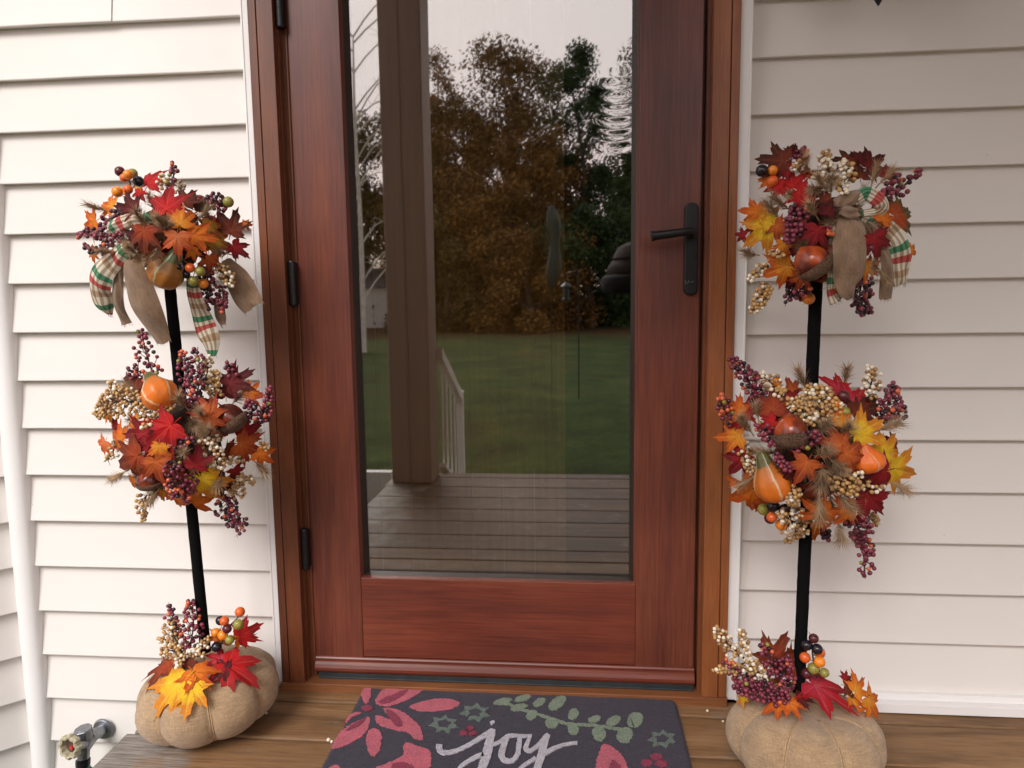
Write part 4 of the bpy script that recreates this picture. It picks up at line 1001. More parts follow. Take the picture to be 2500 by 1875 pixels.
for q in [(515, 430, 485, 190, 150, 'big', 7, 16), (835, 340, 875, 120, 80, 'mixed', 14, 4), (760, 250, 960, 310, 130, 'cream', 34, 14), (1280, 470, 1130, 390, 130, 'dplum', 40, 20), (1290, 450, 1310, 425, 20, 'big', 1, 18), (480, 515, 310, 620, 120, 'dplum', 34, 16),
          (500, 715, 130, 690, 100, 'plum', 48, 16), (420, 730, 190, 765, 80, 'dplum', 24, 10), (940, 870, 1100, 1060, 150, 'big', 7, 26), (1180, 920, 1340, 1070, 120, 'cream', 46, 18), (1140, 960, 1130, 1270, 160, 'dplum', 66, 14), (1250, 1080, 1255, 1290, 90, 'plum', 28, 16), (1110, 520, 1160, 540, 40, 'mixed', 3, 22)]: A.spray(*q)
for q in [(650, 600, 620, 540, 170), (830, 650, 760, 560, 190), (1060, 570, 1150, 470, 190), (590, 830, 560, 780, 160), (350, 490, 280, 470, 150), (790, 650, 830, 600, 170), (760, 760, 740, 850, 190), (1300, 830, 1230, 810, 170), (420, 810, 360, 800, 150), (600, 830, 640, 860, 150)]: A.tuft(*q, lift=18)
A.gourd(760, 1080, 880, 790, .40, M_GOURD2, 22)
b_ = A.acorn(1120, 470, 1010, 380, .52, 4)
A.ribbon([(520, 760, 90, 34), (440, 850, 150, 34), (340, 960, 185, 36), (300, 1080, 195, 36), (330, 1200, 170, 30), (380, 1300, 45, 24)], M_PLAID, M_BURLAP_R, 'plaid ribbon loop, red, green and cream')
A.ribbon([(515, 840, 60, 30), (450, 960, 85, 26), (440, 1120, 90, 24), (455, 1260, 92, 22), (510, 1375, 80, 20)], M_BURLAP_R, M_PLAID, 'narrow burlap ribbon tail')
A.ribbon([(560, 870, 130, 34), (580, 1000, 200, 36), (640, 1180, 240, 36), (720, 1360, 205, 34), (800, 1520, 110, 32)], M_BURLAP_R, M_PLAID, 'wide burlap ribbon tail', .16)
A.ribbon([(370, 640, 90, 30), (450, 600, 115, 36), (550, 560, 115, 38), (640, 560, 110, 34), (690, 600, 90, 26)], M_PLAID, M_BURLAP_R, 'plaid ribbon loop at the knot')
A.ribbon([(560, 790, 90, 36), (520, 760, 110, 40), (600, 820, 100, 38)], M_BURLAP_R, M_BURLAP_R, 'burlap knot')
A.ribbon([(1020, 1000, 90, 4), (1045, 1180, 130, 8), (1110, 1360, 165, 10), (1160, 1500, 160, 10), (1175, 1625, 60, 8)], M_PLAID, M_BURLAP_R, 'plaid ribbon tail')
A.ribbon([(1260, 880, 120, -10), (1350, 1000, 200, -12), (1430, 1140, 215, -14), (1500, 1250, 180, -16)], M_BURLAP_R, M_PLAID, 'burlap ribbon tail over the white trim', .12)
A.ribbon([(1230, 1200, 80, -6), (1240, 1320, 88, -6), (1262, 1385, 40, -6)], M_BURLAP_R, M_PLAID, 'short burlap ribbon end')
B = ball(TL, 450, 1075, YL, .142, 'lower flower ball', 3.017, 180, 780, 2)
B.fill((.098, .085, .096), 18, ['rust', 'burg', 'rustd', 'crim'], 32)
for q in [(430, 480, 280, 140, 'rustd', 10), (530, 500, 210, 75, 'rust', 16), (1190, 450, 280, 35, 'burg', 12), (1310, 520, 140, 45, 'oran', 4), (1310, 575, 170, 15, 'rusto', 8), (980, 670, 260, 118, 'rusto', 28), (1000, 760, 200, 275, 'rusto', 26),
          (250, 675, 190, 172, 'amb', 4), (325, 600, 120, 150, 'oran', 6), (440, 765, 150, 200, 'amb', 18), (670, 820, 350, 222, 'red', 32), (625, 965, 200, 262, 'amb', 26), (490, 840, 300, 185, 'crim', 18), (330, 870, 240, 165, 'oran', 12),
          (220, 930, 190, 235, 'salm', 8), (425, 1030, 380, 205, 'rust', 22), (610, 1090, 270, 275, 'rusto', 26), (440, 1205, 160, 235, 'oran', 6), (900, 1040, 230, 70, 'crim', 26), (965, 1220, 350, 287, 'yell', 28),
          (900, 1355, 250, 300, 'oran', 12), (760, 1310, 180, 265, 'oran', 14), (650, 1285, 140, 260, 'amb', 10), (1095, 1230, 240, 320, 'burg', 14), (1285, 830, 260, 22, 'crim', 14), (1270, 940, 300, 335, 'rusto', 18), (1390, 1005, 190, 320, 'oran', 8),
          (1195, 1120, 140, 290, 'crim', 20), (740, 1170, 200, 250, 'rust', 18), (560, 960, 220, 240, 'crim', 20), (1120, 520, 200, 100, 'burg', 14), (300, 790, 150, 190, 'crim', 8)]: B.leaf(*q)
for q in [(600, 430, 500, 85, 170, 'mixed', 44, 4), (570, 445, 400, 375, 120, 'plum', 20, 8), (880, 650, 800, 235, 130, 'plum', 55, 20), (890, 600, 900, 220, 120, 'plum', 45, 24), (960, 500, 990, 280, 120, 'cream', 48, 16), (1060, 570, 1040, 380, 130, 'gold', 50, 20),
          (1190, 430, 1140, 320, 100, 'plum', 10, 4), (1400, 760, 1440, 505, 80, 'plum', 36, 4), (1310, 740, 1310, 600, 150, 'dplum', 34, 14), (580, 660, 170, 690, 230, 'gold', 150, 26), (400, 570, 265, 460, 110, 'gold', 28, 12), (730, 630, 500, 800, 60, 'gold', 30, 34),
          (300, 890, 250, 1040, 90, 'gold', 18, 10), (720, 920, 890, 880, 70, 'mixed', 16, 34), (740, 1040, 760, 1300, 170, 'plum', 62, 34), (880, 1150, 830, 1330, 120, 'plum', 34, 34), (1010, 860, 1080, 1090, 190, 'cream', 70, 28), (1110, 1050, 1250, 1030, 70, 'cream', 14, 26),
          (1150, 1240, 1320, 1180, 130, 'gold', 40, 18), (1150, 1230, 1260, 1300, 110, 'cream', 22, 20), (1130, 1290, 1190, 1510, 180, 'dplum', 62, 14), (1250, 1460, 1215, 1575, 70, 'plum', 12, 12), (610, 1240, 515, 1470, 110, 'gold', 46, 8), (1380, 930, 1425, 950, 60, 'gold', 8, 0)]: B.spray(*q)
for q in [(1180, 610, 1250, 520, 210), (830, 650, 790, 600, 180), (870, 730, 900, 790, 190), (1020, 830, 970, 800, 180), (830, 1000, 820, 960, 150), (1090, 1130, 1050, 1180, 190), (490, 570, 440, 500, 190), (380, 1120, 340, 1160, 150), (620, 1260, 600, 1300, 150), (1340, 1050, 1400, 1110, 190), (960, 740, 930, 690, 170)]: B.tuft(*q, lift=24)
B.gourd(683, 640, 660, 375, .39, M_GOURD, 26)
B.acorn(1210, 800, 1050, 640, .50, 26)
B.acorn(570, 1240, 520, 1110, .62, 10)
# leaves and berries on the pumpkin
Cc = onplane(500, 1700, -.175)
Cz = Zone(3.403, 100, 1430, (-.795, -.175, .083), (.149, .145, .083), PKL, seed=3)
for q in [(1010, 670, 330, 222, 'rust', 5, .9, -.05), (1090, 860, 430, 243, 'yell', 7, .9, -.1), (1240, 900, 300, 268, 'yell', 8, .9, -.1), (1300, 740, 290, 300, 'oran', 14, .9, 0), (1600, 690, 400, 318, 'red', 8, .8, 0), (1470, 600, 200, 170, 'pink', 12, .7, .2),
          (1700, 395, 230, 28, 'red', 4, .3, .2), (1460, 430, 150, 200, 'oran', 6, .4, .2), (1660, 440, 160, 10, 'oran', 2, .4, .3), (1200, 640, 200, 120, 'rustd', 8, .6, .2), (1500, 700, 200, 200, 'burg', 5, .8, 0)]: Cz.leaf(*q)
Cz.c.y = -.195
for q in [(1230, 520, 1250, 125, 190, 'plum', 62, 8), (1180, 420, 1075, 160, 120, 'mixed', 26, 10), (1200, 600, 1070, 300, 190, 'gold', 60, 12), (1180, 520, 975, 440, 90, 'gold', 20, 14), (1120, 590, 1000, 520, 90, 'gold', 20, 14), (1300, 590, 1385, 430, 90, 'cream', 26, 18), (1190, 560, 1160, 660, 190, 'cream', 50, 16),
          (1490, 560, 1680, 230, 190, 'big', 10, 10)]: Cz.spray(*q)
# ---------------- right one
YR = -.25
TR, PKR = topiary('topiary', 'topiary on a burlap pumpkin right of the door, with a burlap bow', YR,
             (.431, -.255, .144, .138, .166, R(-4), R(1)), (1998, 560), (1950, 1690))
D_ = ball(TR, 2030, 575, YR, .125, 'upper flower ball with a burlap and plaid bow', 3.529, 1750, 330, 4)
D_.fill((.085, .07, .08), 16, ['rust', 'burg', 'rustd', 'crim'], 28)
for q in [(520, 215, 330, 165, 'rustd', 4), (665, 150, 170, 75, 'burg', 2), (565, 285, 220, 165, 'crim', 10), (645, 400, 260, 100, 'red', 24), (740, 520, 290, 318, 'red', 28), (520, 450, 210, 185, 'red', 20), (430, 395, 150, 160, 'oran', 10),
          (310, 660, 250, 165, 'oran', 8), (400, 820, 380, 218, 'yell', 18), (455, 720, 260, 110, 'yell', 20), (540, 800, 220, 330, 'rusto', 18), (215, 860, 130, 165, 'crim', 2), (560, 970, 180, 250, 'amb', 14), (550, 1150, 340, 205, 'amb', 14), (720, 1240, 210, 258, 'rusto', 12),
          (850, 860, 280, 255, 'crim', 26), (960, 640, 180, 70, 'burg', 22), (1340, 245, 320, 33, 'burg', 4), (1185, 255, 190, 110, 'rustd', 6), (1465, 320, 200, 70, 'crim', 6), (1590, 680, 400, 15, 'rgrn', 12), (1450, 700, 210, 60, 'oran', 18), (1370, 930, 320, 290, 'crim', 16), (1310, 1150, 220, 325, 'amb', 10),
          (1680, 1000, 160, 342, 'amb', 2), (1240, 330, 200, 80, 'rustd', 14), (640, 1260, 200, 250, 'burg', 8), (1120, 200, 220, 100, 'rustd', 6), (1230, 180, 180, 60, 'burg', 2), (930, 560, 180, 200, 'rustd', 20), (780, 330, 150, 80, 'rusto', 14), (300, 800, 140, 200, 'rust', 8)]: D_.leaf(*q)
for q in [(490, 390, 370, 290, 120, 'big', 5, 12), (700, 240, 765, 100, 90, 'plum', 16, 6), (730, 240, 670, 290, 70, 'gold', 10, 10), (970, 320, 940, 140, 120, 'cream', 30, 10), (1100, 400, 1095, 235, 170, 'cream', 44, 18), (1060, 420, 1085, 505, 90, 'cream', 12, 26), (930, 350, 820, 375, 70, 'cream', 12, 20),
          (1430, 540, 1555, 355, 140, 'plum', 28, 12), (1540, 520, 1765, 300, 130, 'plum', 14, 2), (720, 610, 630, 920, 170, 'plum', 66, 30), (480, 1120, 280, 1250, 90, 'cream', 30, 8), (430, 1280, 295, 1530, 120, 'gold', 60, 4), (480, 1000, 570, 1040, 70, 'cream', 14, 18),
          (660, 1300, 595, 1440, 90, 'dplum', 10, 6), (770, 1290, 700, 1400, 130, 'mixed', 22, 6), (790, 1380, 785, 1418, 30, 'big', 1, 8), (1270, 1200, 1290, 1530, 160, 'dplum', 60, 8), (960, 860, 975, 800, 60, 'mixed', 6, 22), (1330, 960, 1325, 970, 30, 'mixed', 2, 26)]: D_.spray(*q)
for q in [(760, 340, 770, 260, 180), (960, 500, 850, 400, 210), (960, 400, 1000, 440, 190), (620, 640, 430, 500, 230), (540, 720, 490, 590, 210), (1330, 440, 1290, 330, 210), (1400, 420, 1440, 350, 180), (860, 700, 810, 620, 190), (340, 1030, 290, 1010, 180), (1380, 1140, 1400, 1200, 170), (900, 480, 840, 500, 190), (700, 480, 640, 590, 170), (1360, 1060, 1330, 1100, 160)]: D_.tuft(*q, lift=22)
D_.acorn(900, 1190, 720, 970, .52, 24)
D_.ribbon([(1140, 700, 150, 34), (1150, 820, 250, 42), (1145, 1000, 282, 44), (1140, 1160, 265, 42), (1120, 1300, 190, 40), (1150, 1410, 60, 38)], M_BURLAP_R, M_PLAID, 'wide burlap bow tail', .14)
D_.ribbon([(1030, 780, 60, 26), (995, 950, 80, 28), (985, 1150, 70, 28), (990, 1320, 80, 28), (1030, 1430, 130, 28)], M_PLAID, M_BURLAP_R, 'plaid edge of the bow tail')
D_.ribbon([(1250, 690, 110, 36), (1400, 760, 150, 32), (1520, 880, 190, 30), (1570, 1030, 200, 28), (1570, 1170, 175, 26), (1570, 1290, 110, 24)], M_PLAID, M_BURLAP_R, 'plaid bow tail, red, green and cream', .16)
D_.ribbon([(1300, 740, 60, 36), (1380, 860, 90, 34), (1440, 1020, 100, 32), (1470, 1200, 105, 30), (1450, 1410, 110, 28)], M_BURLAP_R, M_PLAID, 'narrow burlap bow tail')
D_.ribbon([(1010, 650, 120, 34), (1060, 590, 130, 42), (1150, 545, 125, 46), (1240, 520, 100, 44), (1260, 560, 90, 38)], M_BURLAP_R, M_PLAID, 'burlap bow loop')
D_.ribbon([(1200, 560, 90, 44), (1290, 505, 120, 50), (1380, 550, 130, 52), (1420, 620, 120, 48), (1370, 665, 90, 44), (1250, 680, 70, 38)], M_PLAID, M_BURLAP_R, 'plaid bow loop')
D_.ribbon([(1080, 640, 90, 44), (1150, 665, 100, 52), (1220, 680, 90, 46)], M_BURLAP_R, M_BURLAP_R, 'bow knot')
E_ = ball(TR, 1995, 1110, YR, .142, 'lower flower ball with acorn and gourds', 2.765, 1700, 830, 5)
E_.fill((.098, .085, .096), 18, ['rust', 'burg', 'rustd', 'rusto'], 32)
for q in [(520, 430, 280, 95, 'rust', 18), (655, 375, 120, 60, 'crim', 12), (935, 310, 220, 118, 'pink', 14), (1060, 400, 290, 30, 'pink', 20), (270, 460, 190, 140, 'oran', 6), (335, 470, 190, 70, 'red', 8), (1130, 480, 290, 15, 'rustd', 16), (965, 530, 190, 80, 'amb', 26),
          (1130, 610, 310, 25, 'yell', 28), (250, 650, 230, 185, 'amb', 6), (930, 700, 260, 165, 'rusto', 30), (1050, 780, 250, 345, 'rusto', 30), (300, 820, 250, 235, 'crim', 8), (345, 1035, 300, 215, 'oran', 10), (430, 1090, 170, 255, 'rusto', 10), (1285, 740, 250, 50, 'yell', 14), (1360, 880, 360, 342, 'yell', 12),
          (1230, 900, 280, 190, 'crim', 18), (1335, 700, 160, 15, 'crim', 4), (640, 900, 140, 300, 'burg', 28), (730, 860, 240, 245, 'rusto', 34), (1150, 1100, 330, 265, 'crim', 16), (1240, 1060, 220, 350, 'red', 12), (830, 1180, 280, 200, 'oran', 18), (1000, 1150, 230, 190, 'oran', 16), (805, 1285, 230, 265, 'oran', 6),
          (495, 560, 160, 200, 'red', 26), (1180, 420, 180, 40, 'rustd', 6), (280, 560, 150, 200, 'red', 6), (470, 1000, 160, 200, 'rustd', 10), (1100, 930, 200, 300, 'burg', 22), (640, 320, 150, 110, 'rusto', 6)]: E_.leaf(*q)
for q in [(440, 450, 235, 120, 130, 'plum', 78, 6), (240, 570, 160, 370, 100, 'mixed', 32, 0), (560, 360, 420, 235, 130, 'cream', 40, 6), (545, 300, 535, 262, 30, 'big', 1, 8), (880, 560, 800, 320, 260, 'gold', 150, 30), (840, 420, 620, 410, 110, 'gold', 30, 24), (680, 430, 780, 570, 140, 'cream', 48, 28), (600, 400, 560, 330, 80, 'gold', 12, 12),
          (960, 540, 980, 370, 90, 'big', 3, 34), (1140, 400, 1170, 180, 120, 'cream', 46, 6), (1230, 540, 1330, 290, 130, 'plum', 60, 6), (1290, 560, 1420, 460, 110, 'dplum', 12, 4), (420, 580, 520, 710, 100, 'plum', 30, 32), (640, 720, 830, 640, 130, 'plum', 40, 40), (540, 780, 640, 880, 70, 'plum', 20, 34),
          (320, 690, 375, 910, 100, 'cream', 44, 14), (670, 990, 650, 1115, 100, 'gold', 28, 30), (620, 1120, 690, 1320, 190, 'cream', 84, 24), (680, 1310, 610, 1360, 50, 'gold', 10, 8), (560, 1110, 470, 1200, 160, 'big', 6, 16), (930, 900, 1070, 1030, 180, 'gold', 64, 30), (1060, 920, 1120, 880, 60, 'cream', 8, 34), (1080, 1000, 1260, 1000, 80, 'cream', 14, 26),
          (1030, 1180, 1110, 1370, 150, 'plum', 66, 14), (1110, 1370, 1190, 1440, 100, 'plum', 20, 12), (1130, 1450, 1140, 1590, 110, 'plum', 16, 12), (1160, 1190, 1220, 1240, 90, 'gold', 18, 6), (880, 1280, 885, 1340, 70, 'dplum', 9, 6)]: E_.spray(*q)
for q in [(740, 330, 670, 215, 190), (1000, 290, 980, 180, 170), (370, 620, 340, 500, 190), (420, 540, 430, 490, 170), (830, 620, 860, 590, 190), (960, 650, 1000, 600, 200), (850, 860, 830, 960, 260), (830, 1050, 820, 1140, 240), (1230, 610, 1290, 570, 220), (960, 1230, 940, 1300, 200), (960, 1050, 1000, 1080, 200), (1310, 960, 1350, 990, 160), (380, 930, 340, 960, 160), (900, 800, 960, 860, 200), (820, 780, 870, 740, 190)]: E_.tuft(*q, lift=26)
E_.acorn(650, 720, 600, 480, .50, 30)
E_.gourd(560, 1090, 425, 745, .34, M_GOURD, 28)
E_.gourd(1190, 890, 1120, 700, .52, M_GOURD3, 18)
Gz = Zone(3.568, 1680, 1480, (.431, -.255, .088), (.143, .137, .088), PKR, seed=6)
for q in [(1190, 740, 480, 288, 'pink', 10, .8, -.05), (760, 420, 360, 60, 'rust', 2, .2, .1), (900, 520, 260, 20, 'rust', 2, .2, .1), (760, 860, 210, 225, 'oran', 6, .8, 0), (900, 865, 200, 290, 'oran', 7, .8, 0), (700, 660, 180, 20, 'must', 14, .5, 0), (690, 770, 110, 270, 'yell', 10, .8, 0), (465, 800, 130, 215, 'yell', 8, .8, 0),
          (1480, 710, 220, 30, 'amb', 6, .7, .1), (1590, 850, 300, 312, 'amb', 5, .9, 0), (1450, 820, 210, 298, 'amb', 7, .9, 0), (1400, 700, 170, 350, 'rustd', 5, .8, 0), (1000, 800, 170, 330, 'burg', 8, .8, 0), (1370, 610, 90, 60, 'crim', 4, .4, 0)]: Gz.leaf(*q)
Gz.c.y = -.27
for q in [(600, 560, 230, 200, 170, 'cream', 80, 4), (500, 420, 445, 200, 80, 'cream', 22, 4), (420, 560, 235, 560, 80, 'gold', 16, 8), (640, 640, 520, 440, 130, 'cream', 30, 8), (600, 700, 330, 480, 160, 'plum', 54, 12), (720, 600, 650, 330, 140, 'plum', 32, 8), (900, 680, 860, 440, 150, 'plum', 52, 10), (880, 790, 400, 690, 170, 'plum', 120, 20), (900, 790, 560, 790, 70, 'mixed', 24, 22),
          (1120, 620, 1080, 250, 200, 'big', 10, -8)]: Gz.spray(*q)
# beads that dropped onto the boards
for u, v, r_ in ((802, 1807, .0040), (810, 1811, .0034), (836, 1668, .003), (1727, 1735, .0030), (1765, 1760, .0026), (650, 1740, .0022)):
    p = onfloor(u, v, .003); b = MB(); b.sphere((p.x, p.y, r_ * .95), r_, 0, 1); b.tube([(p.x, p.y, r_), (p.x + r_ * 1.6, p.y + r_ * .4, r_ * .5)], [.0009, .0004], 5)
    tag(b.build('fallen_bead', BM['cream'], smooth=True, loc=p), 'tiny cream bead lying on the deck boards near the doormat', 'bead', 'beads dropped on the deck')
# ------------------------------------------------------------------ the yard behind the viewer, seen in the glass
def RFp(u, v, Y, g=.03):      # a point of the yard plane y=-Y whose mirror image falls on a picture point
    d = ray(u, v); t = (CD + Y + 2 * g) / d.y; return CAMP.x + d.x * t, CAMP.z + d.z * t
def treemat(name, cols, rough=.8):
    m, nt, b = mat(name); oi = N(nt, 'ShaderNodeNewGeometry'); n = noise(nt, oi.outputs['Position'], .55, 3, .6); n2 = noise(nt, oi.outputs['Position'], 5, 2)
    a = N(nt, 'ShaderNodeMath', operation='ADD'); L(nt, n, a.inputs[0]); L(nt, n2, a.inputs[1])
    c = ramp(nt, a.outputs[0], [(.78, cols[0]), (.98, cols[1]), (1.2, cols[2])])
    L(nt, c, b.inputs['Base Color']); b.inputs['Roughness'].default_value = rough; b.inputs['Specular IOR Level'].default_value = .2; return m
T_BROWN = treemat('foliage_russet', [(.038, .026, .010), (.092, .055, .015), (.15, .080, .020)])
T_OLIVE = treemat('foliage_olive', [(.028, .026, .009), (.062, .050, .014), (.11, .075, .018)])
T_GREEN = treemat('foliage_dark_green', [(.014, .030, .010), (.028, .055, .016), (.045, .075, .020)])
T_AMBER = treemat('foliage_amber', [(.058, .032, .010), (.12, .062, .015), (.18, .090, .020)])
T_BARK = plain('bark', (.07, .05, .035), .9, .4, 12, 0, .6); T_BIRCH = plain('birch_bark', (.45, .42, .37), .8, .3, 20)
def limbs(b, p, d, ln, r, depth, rr, tips, mi=0):
    q = p; pts = [q]; k = 5
    for i in range(k):
        d = (d + Vector((rr.uniform(-.18, .18), rr.uniform(-.18, .18), rr.uniform(-.05, .16)))).normalized(); q = q + d * ln / k; pts.append(q)
    b.tube(pts, [r * (1 - .55 * i / k) for i in range(k + 1)], 7 if depth > 1 else 5, mi, False)
    if depth == 0: tips.append((q, d)); return
    for i in range(rr.choice((2, 3, 3))):
        j = pts[rr.randint(3, k)]; nd = (d + Vector((rr.uniform(-1, 1), rr.uniform(-1, 1), rr.uniform(-.3, .6))) * .85).normalized(); limbs(b, j, nd, ln * rr.uniform(.6, .8), r * .5, depth - 1, rr, tips, mi)
    tips.append((q, d))
def clump(b, c, R_, n, s, rr, squash=.8):
    for i in range(n):
        d = Vector((rr.gauss(0, 1), rr.gauss(0, 1), rr.gauss(0, 1))).normalized() * (rr.random() ** .62); p = c + Vector((d.x * R_, d.y * R_, d.z * R_ * squash))
        a = Vector((rr.uniform(-1, 1), rr.uniform(-1, 1), rr.uniform(-1, 1))).normalized(); t = a.orthogonal().normalized() * s * rr.uniform(.6, 1.3); u = a.cross(t).normalized() * s * rr.uniform(.35, .8)
        b.add([p - t, p - u * .8, p + t, p + u], [(0, 1, 2, 3)])
def tree(name, x, Y, htop, spread, mleaf, label, seed, cat='tree', dens=1.0, blobs=26, leaf=.16, gz=-.56, trunk_r=.22, crown0=.28, shape=1.0, mb=None):
    rr = random.Random(seed); root = empty(name, (x, -Y, gz), label, cat, 'trees at the edge of the lawn' if cat == 'tree' else None)
    b = MB(); tips = []; H = htop - gz
    tp = [Vector((x, -Y, gz)), Vector((x + rr.uniform(-.2, .2), -Y, gz + H * .25)), Vector((x + rr.uniform(-.4, .4), -Y, gz + H * .55)), Vector((x + rr.uniform(-.3, .3), -Y, gz + H * .88))]
    P = smoothpath(tp, 6); b.tube(P, [trunk_r * (1 - .85 * i / (len(P) - 1)) for i in range(len(P))], 9, 0, False)
    for i in range(11):
        j = rr.randint(5, len(P) - 2); f = j / len(P); an = rr.uniform(0, 6.28); d = Vector((math.cos(an), math.sin(an), rr.uniform(.25, .9))).normalized()
        limbs(b, P[j], d, spread * (1.05 - f * .6) * .62, trunk_r * .42 * (1 - f * .5), 1, rr, tips)
    b.build('trunk', mb or T_BARK, root)
    b = MB(); cz0 = gz + H * crown0
    for i in range(blobs):
        f = (i + .5) / blobs; z = cz0 + (htop - cz0) * f; wd = spread * (max(0, math.sin(math.pi * (.14 + .80 * f))) ** shape) * rr.uniform(.45, 1.0); an = rr.uniform(0, 6.28)
        c = Vector((x + math.cos(an) * wd, -Y + math.sin(an) * wd * .8, z - .2)); clump(b, c, spread * rr.uniform(.22, .40), int(300 * dens), leaf * .66, rr)
    for q, d in tips: clump(b, q, spread * .20, int(90 * dens), leaf * .66, rr)
    clump(b, Vector((x, -Y, htop - spread * .2)), spread * .22, int(170 * dens), leaf * .6, rr, 1.2)
    b.build('crown', mleaf, root); return root
def conifer(x, Y, htop, spread, label, seed, gz=-.56, m=None):
    rr = random.Random(seed); root = empty('evergreen_tree', (x, -Y, gz), label, 'tree', 'trees at the edge of the lawn'); b = MB(); b.tube([(x, -Y, gz), (x, -Y, htop)], [.2, .02], 8); b.build('trunk', T_BARK, root)
    b = MB(); H = htop - gz; lay = 34
    for i in range(lay):
        f = i / lay; z = gz + H * (.10 + .90 * f); r_ = spread * (1 - f) ** .85 * rr.uniform(.8, 1.1) + .12
        for k in range(max(5, int(13 * (1 - f * .6)))):
            an = rr.uniform(0, 6.28); d = Vector((math.cos(an), math.sin(an), -.22)); ln = r_ * rr.uniform(.7, 1.1)
            for q in range(int(14 + ln * 16)):
                t = rr.random(); p = Vector((x, -Y, z)) + d * ln * t + Vector((rr.gauss(0, .14), rr.gauss(0, .14), rr.gauss(0, .11) - .1 * t)); s = .15 * (1.15 - .4 * t)
                a = (d + Vector((rr.uniform(-.5, .5), rr.uniform(-.5, .5), rr.uniform(-.5, .2)))).normalized() * s; u = Vector((rr.uniform(-1, 1), rr.uniform(-1, 1), rr.uniform(-1, 1))).normalized() * s * .35
                b.add([p - a * .6, p - u, p + a, p + u], [(0, 1, 2, 3)])
    b.build('crown', m or T_GREEN, root)
def at(u, v, Y): return RFp(u, v, Y)
x, z = at(1240, 118, 36); tree('maple_tree', x, 36, z, 4.9, T_BROWN, 'tall russet tree with the highest crown in the middle of the glass', 1, dens=1.3, blobs=52, leaf=.17, trunk_r=.3, crown0=.16, shape=.75)
x, z = at(1110, 260, 34); tree('maple_tree', x, 34, z, 2.9, T_BROWN, 'lower russet tree just right of the reflected post', 2, dens=1.5, blobs=34, leaf=.16, crown0=.10, shape=.6)
x, z = at(1310, 330, 31); tree('maple_tree', x, 31, z, 2.6, T_AMBER, 'amber brown tree low in front of the tall russet one', 3, dens=1.3, blobs=28, leaf=.15, crown0=.08, shape=.5)
x, z = at(1180, 430, 29); tree('maple_tree', x, 29, z, 3.0, T_AMBER, 'broad amber bushy tree below the tall russet one', 4, dens=1.5, blobs=34, leaf=.14, crown0=.03, shape=.4)
x, z = at(1060, 120, 40); tree('maple_tree', x, 40, z, 2.6, T_AMBER, 'thin reddish tree peeping out beside the reflected post', 5, dens=.7, blobs=24, leaf=.15, crown0=.3)
x, z = at(1080, 520, 27); tree('maple_tree', x, 27, z, 2.6, T_OLIVE, 'olive shrubby tree at the foot of the russet ones', 6, dens=1.5, blobs=30, leaf=.13, crown0=.02, shape=.4)
x, z = at(1300, 560, 26); tree('maple_tree', x, 26, z, 2.4, T_AMBER, 'low rust brown bush at the lawn edge below the tall tree', 7, dens=1.5, blobs=30, leaf=.13, crown0=.02, shape=.35)
x, z = at(1405, 110, 33); tree('pine_tree', x, 33, z, 2.6, T_GREEN, 'slender dark pine with the pointed top right of the russet trees', 8, dens=1.0, blobs=44, leaf=.13, crown0=.25, shape=1.1)
x, z = at(1540, 370, 30); conifer(x, 30, z, 3.4, 'dark green spruce at the right edge of the glass', 9)
x, z = at(1440, 520, 27); tree('evergreen_bush', x, 27, z, 2.6, T_GREEN, 'dark green bushy evergreen below the slender pine', 10, dens=1.6, blobs=30, leaf=.12, crown0=.02, shape=.35)
x, z = at(1575, 130, 38); tree('maple_tree', x, 38, z, 3.8, T_OLIVE, 'thin olive tree rising behind the right spruce', 11, dens=.8, blobs=34, leaf=.16, crown0=.35)
x, z = at(880, 285, 32); tree('maple_tree', x, 32, z, 3.6, T_OLIVE, 'olive tree left of the reflected post', 12, dens=1.5, blobs=34, leaf=.15, crown0=.05, shape=.35)
for i, (u, v, Y, s, m_, lab) in enumerate([(700, 330, 38, 4.5, T_OLIVE, 'olive tree beyond the left edge of the glass'), (1000, 380, 40, 5, T_BROWN, 'brown tree hidden mostly by the reflected post'), (1660, 300, 36, 4.5, T_GREEN, 'dark tree beyond the right edge of the glass'), (1800, 330, 40, 5, T_OLIVE, 'olive tree far right beyond the door'), (500, 350, 42, 5, T_BROWN, 'brown tree far left beyond the door')]):
    x, z = at(u, v, Y); tree('maple_tree', x, Y, z, s, m_, lab, 20 + i, dens=1.1, blobs=30, leaf=.2, crown0=.05, shape=.4)
# a long soft hedge line closes the gaps under the crowns
b = MB(); rr = random.Random(77)
for i in range(90):
    x = -44 + i * 1.0; clump(b, Vector((x, -39 + rr.uniform(-1, 1), .6 + rr.uniform(-.4, .9))), 1.5, 120, .2, rr, 1.1)
o = b.build('hedge', T_OLIVE); tag(o, 'long olive and brown thicket closing the far side of the lawn', 'thicket', None, 'stuff')
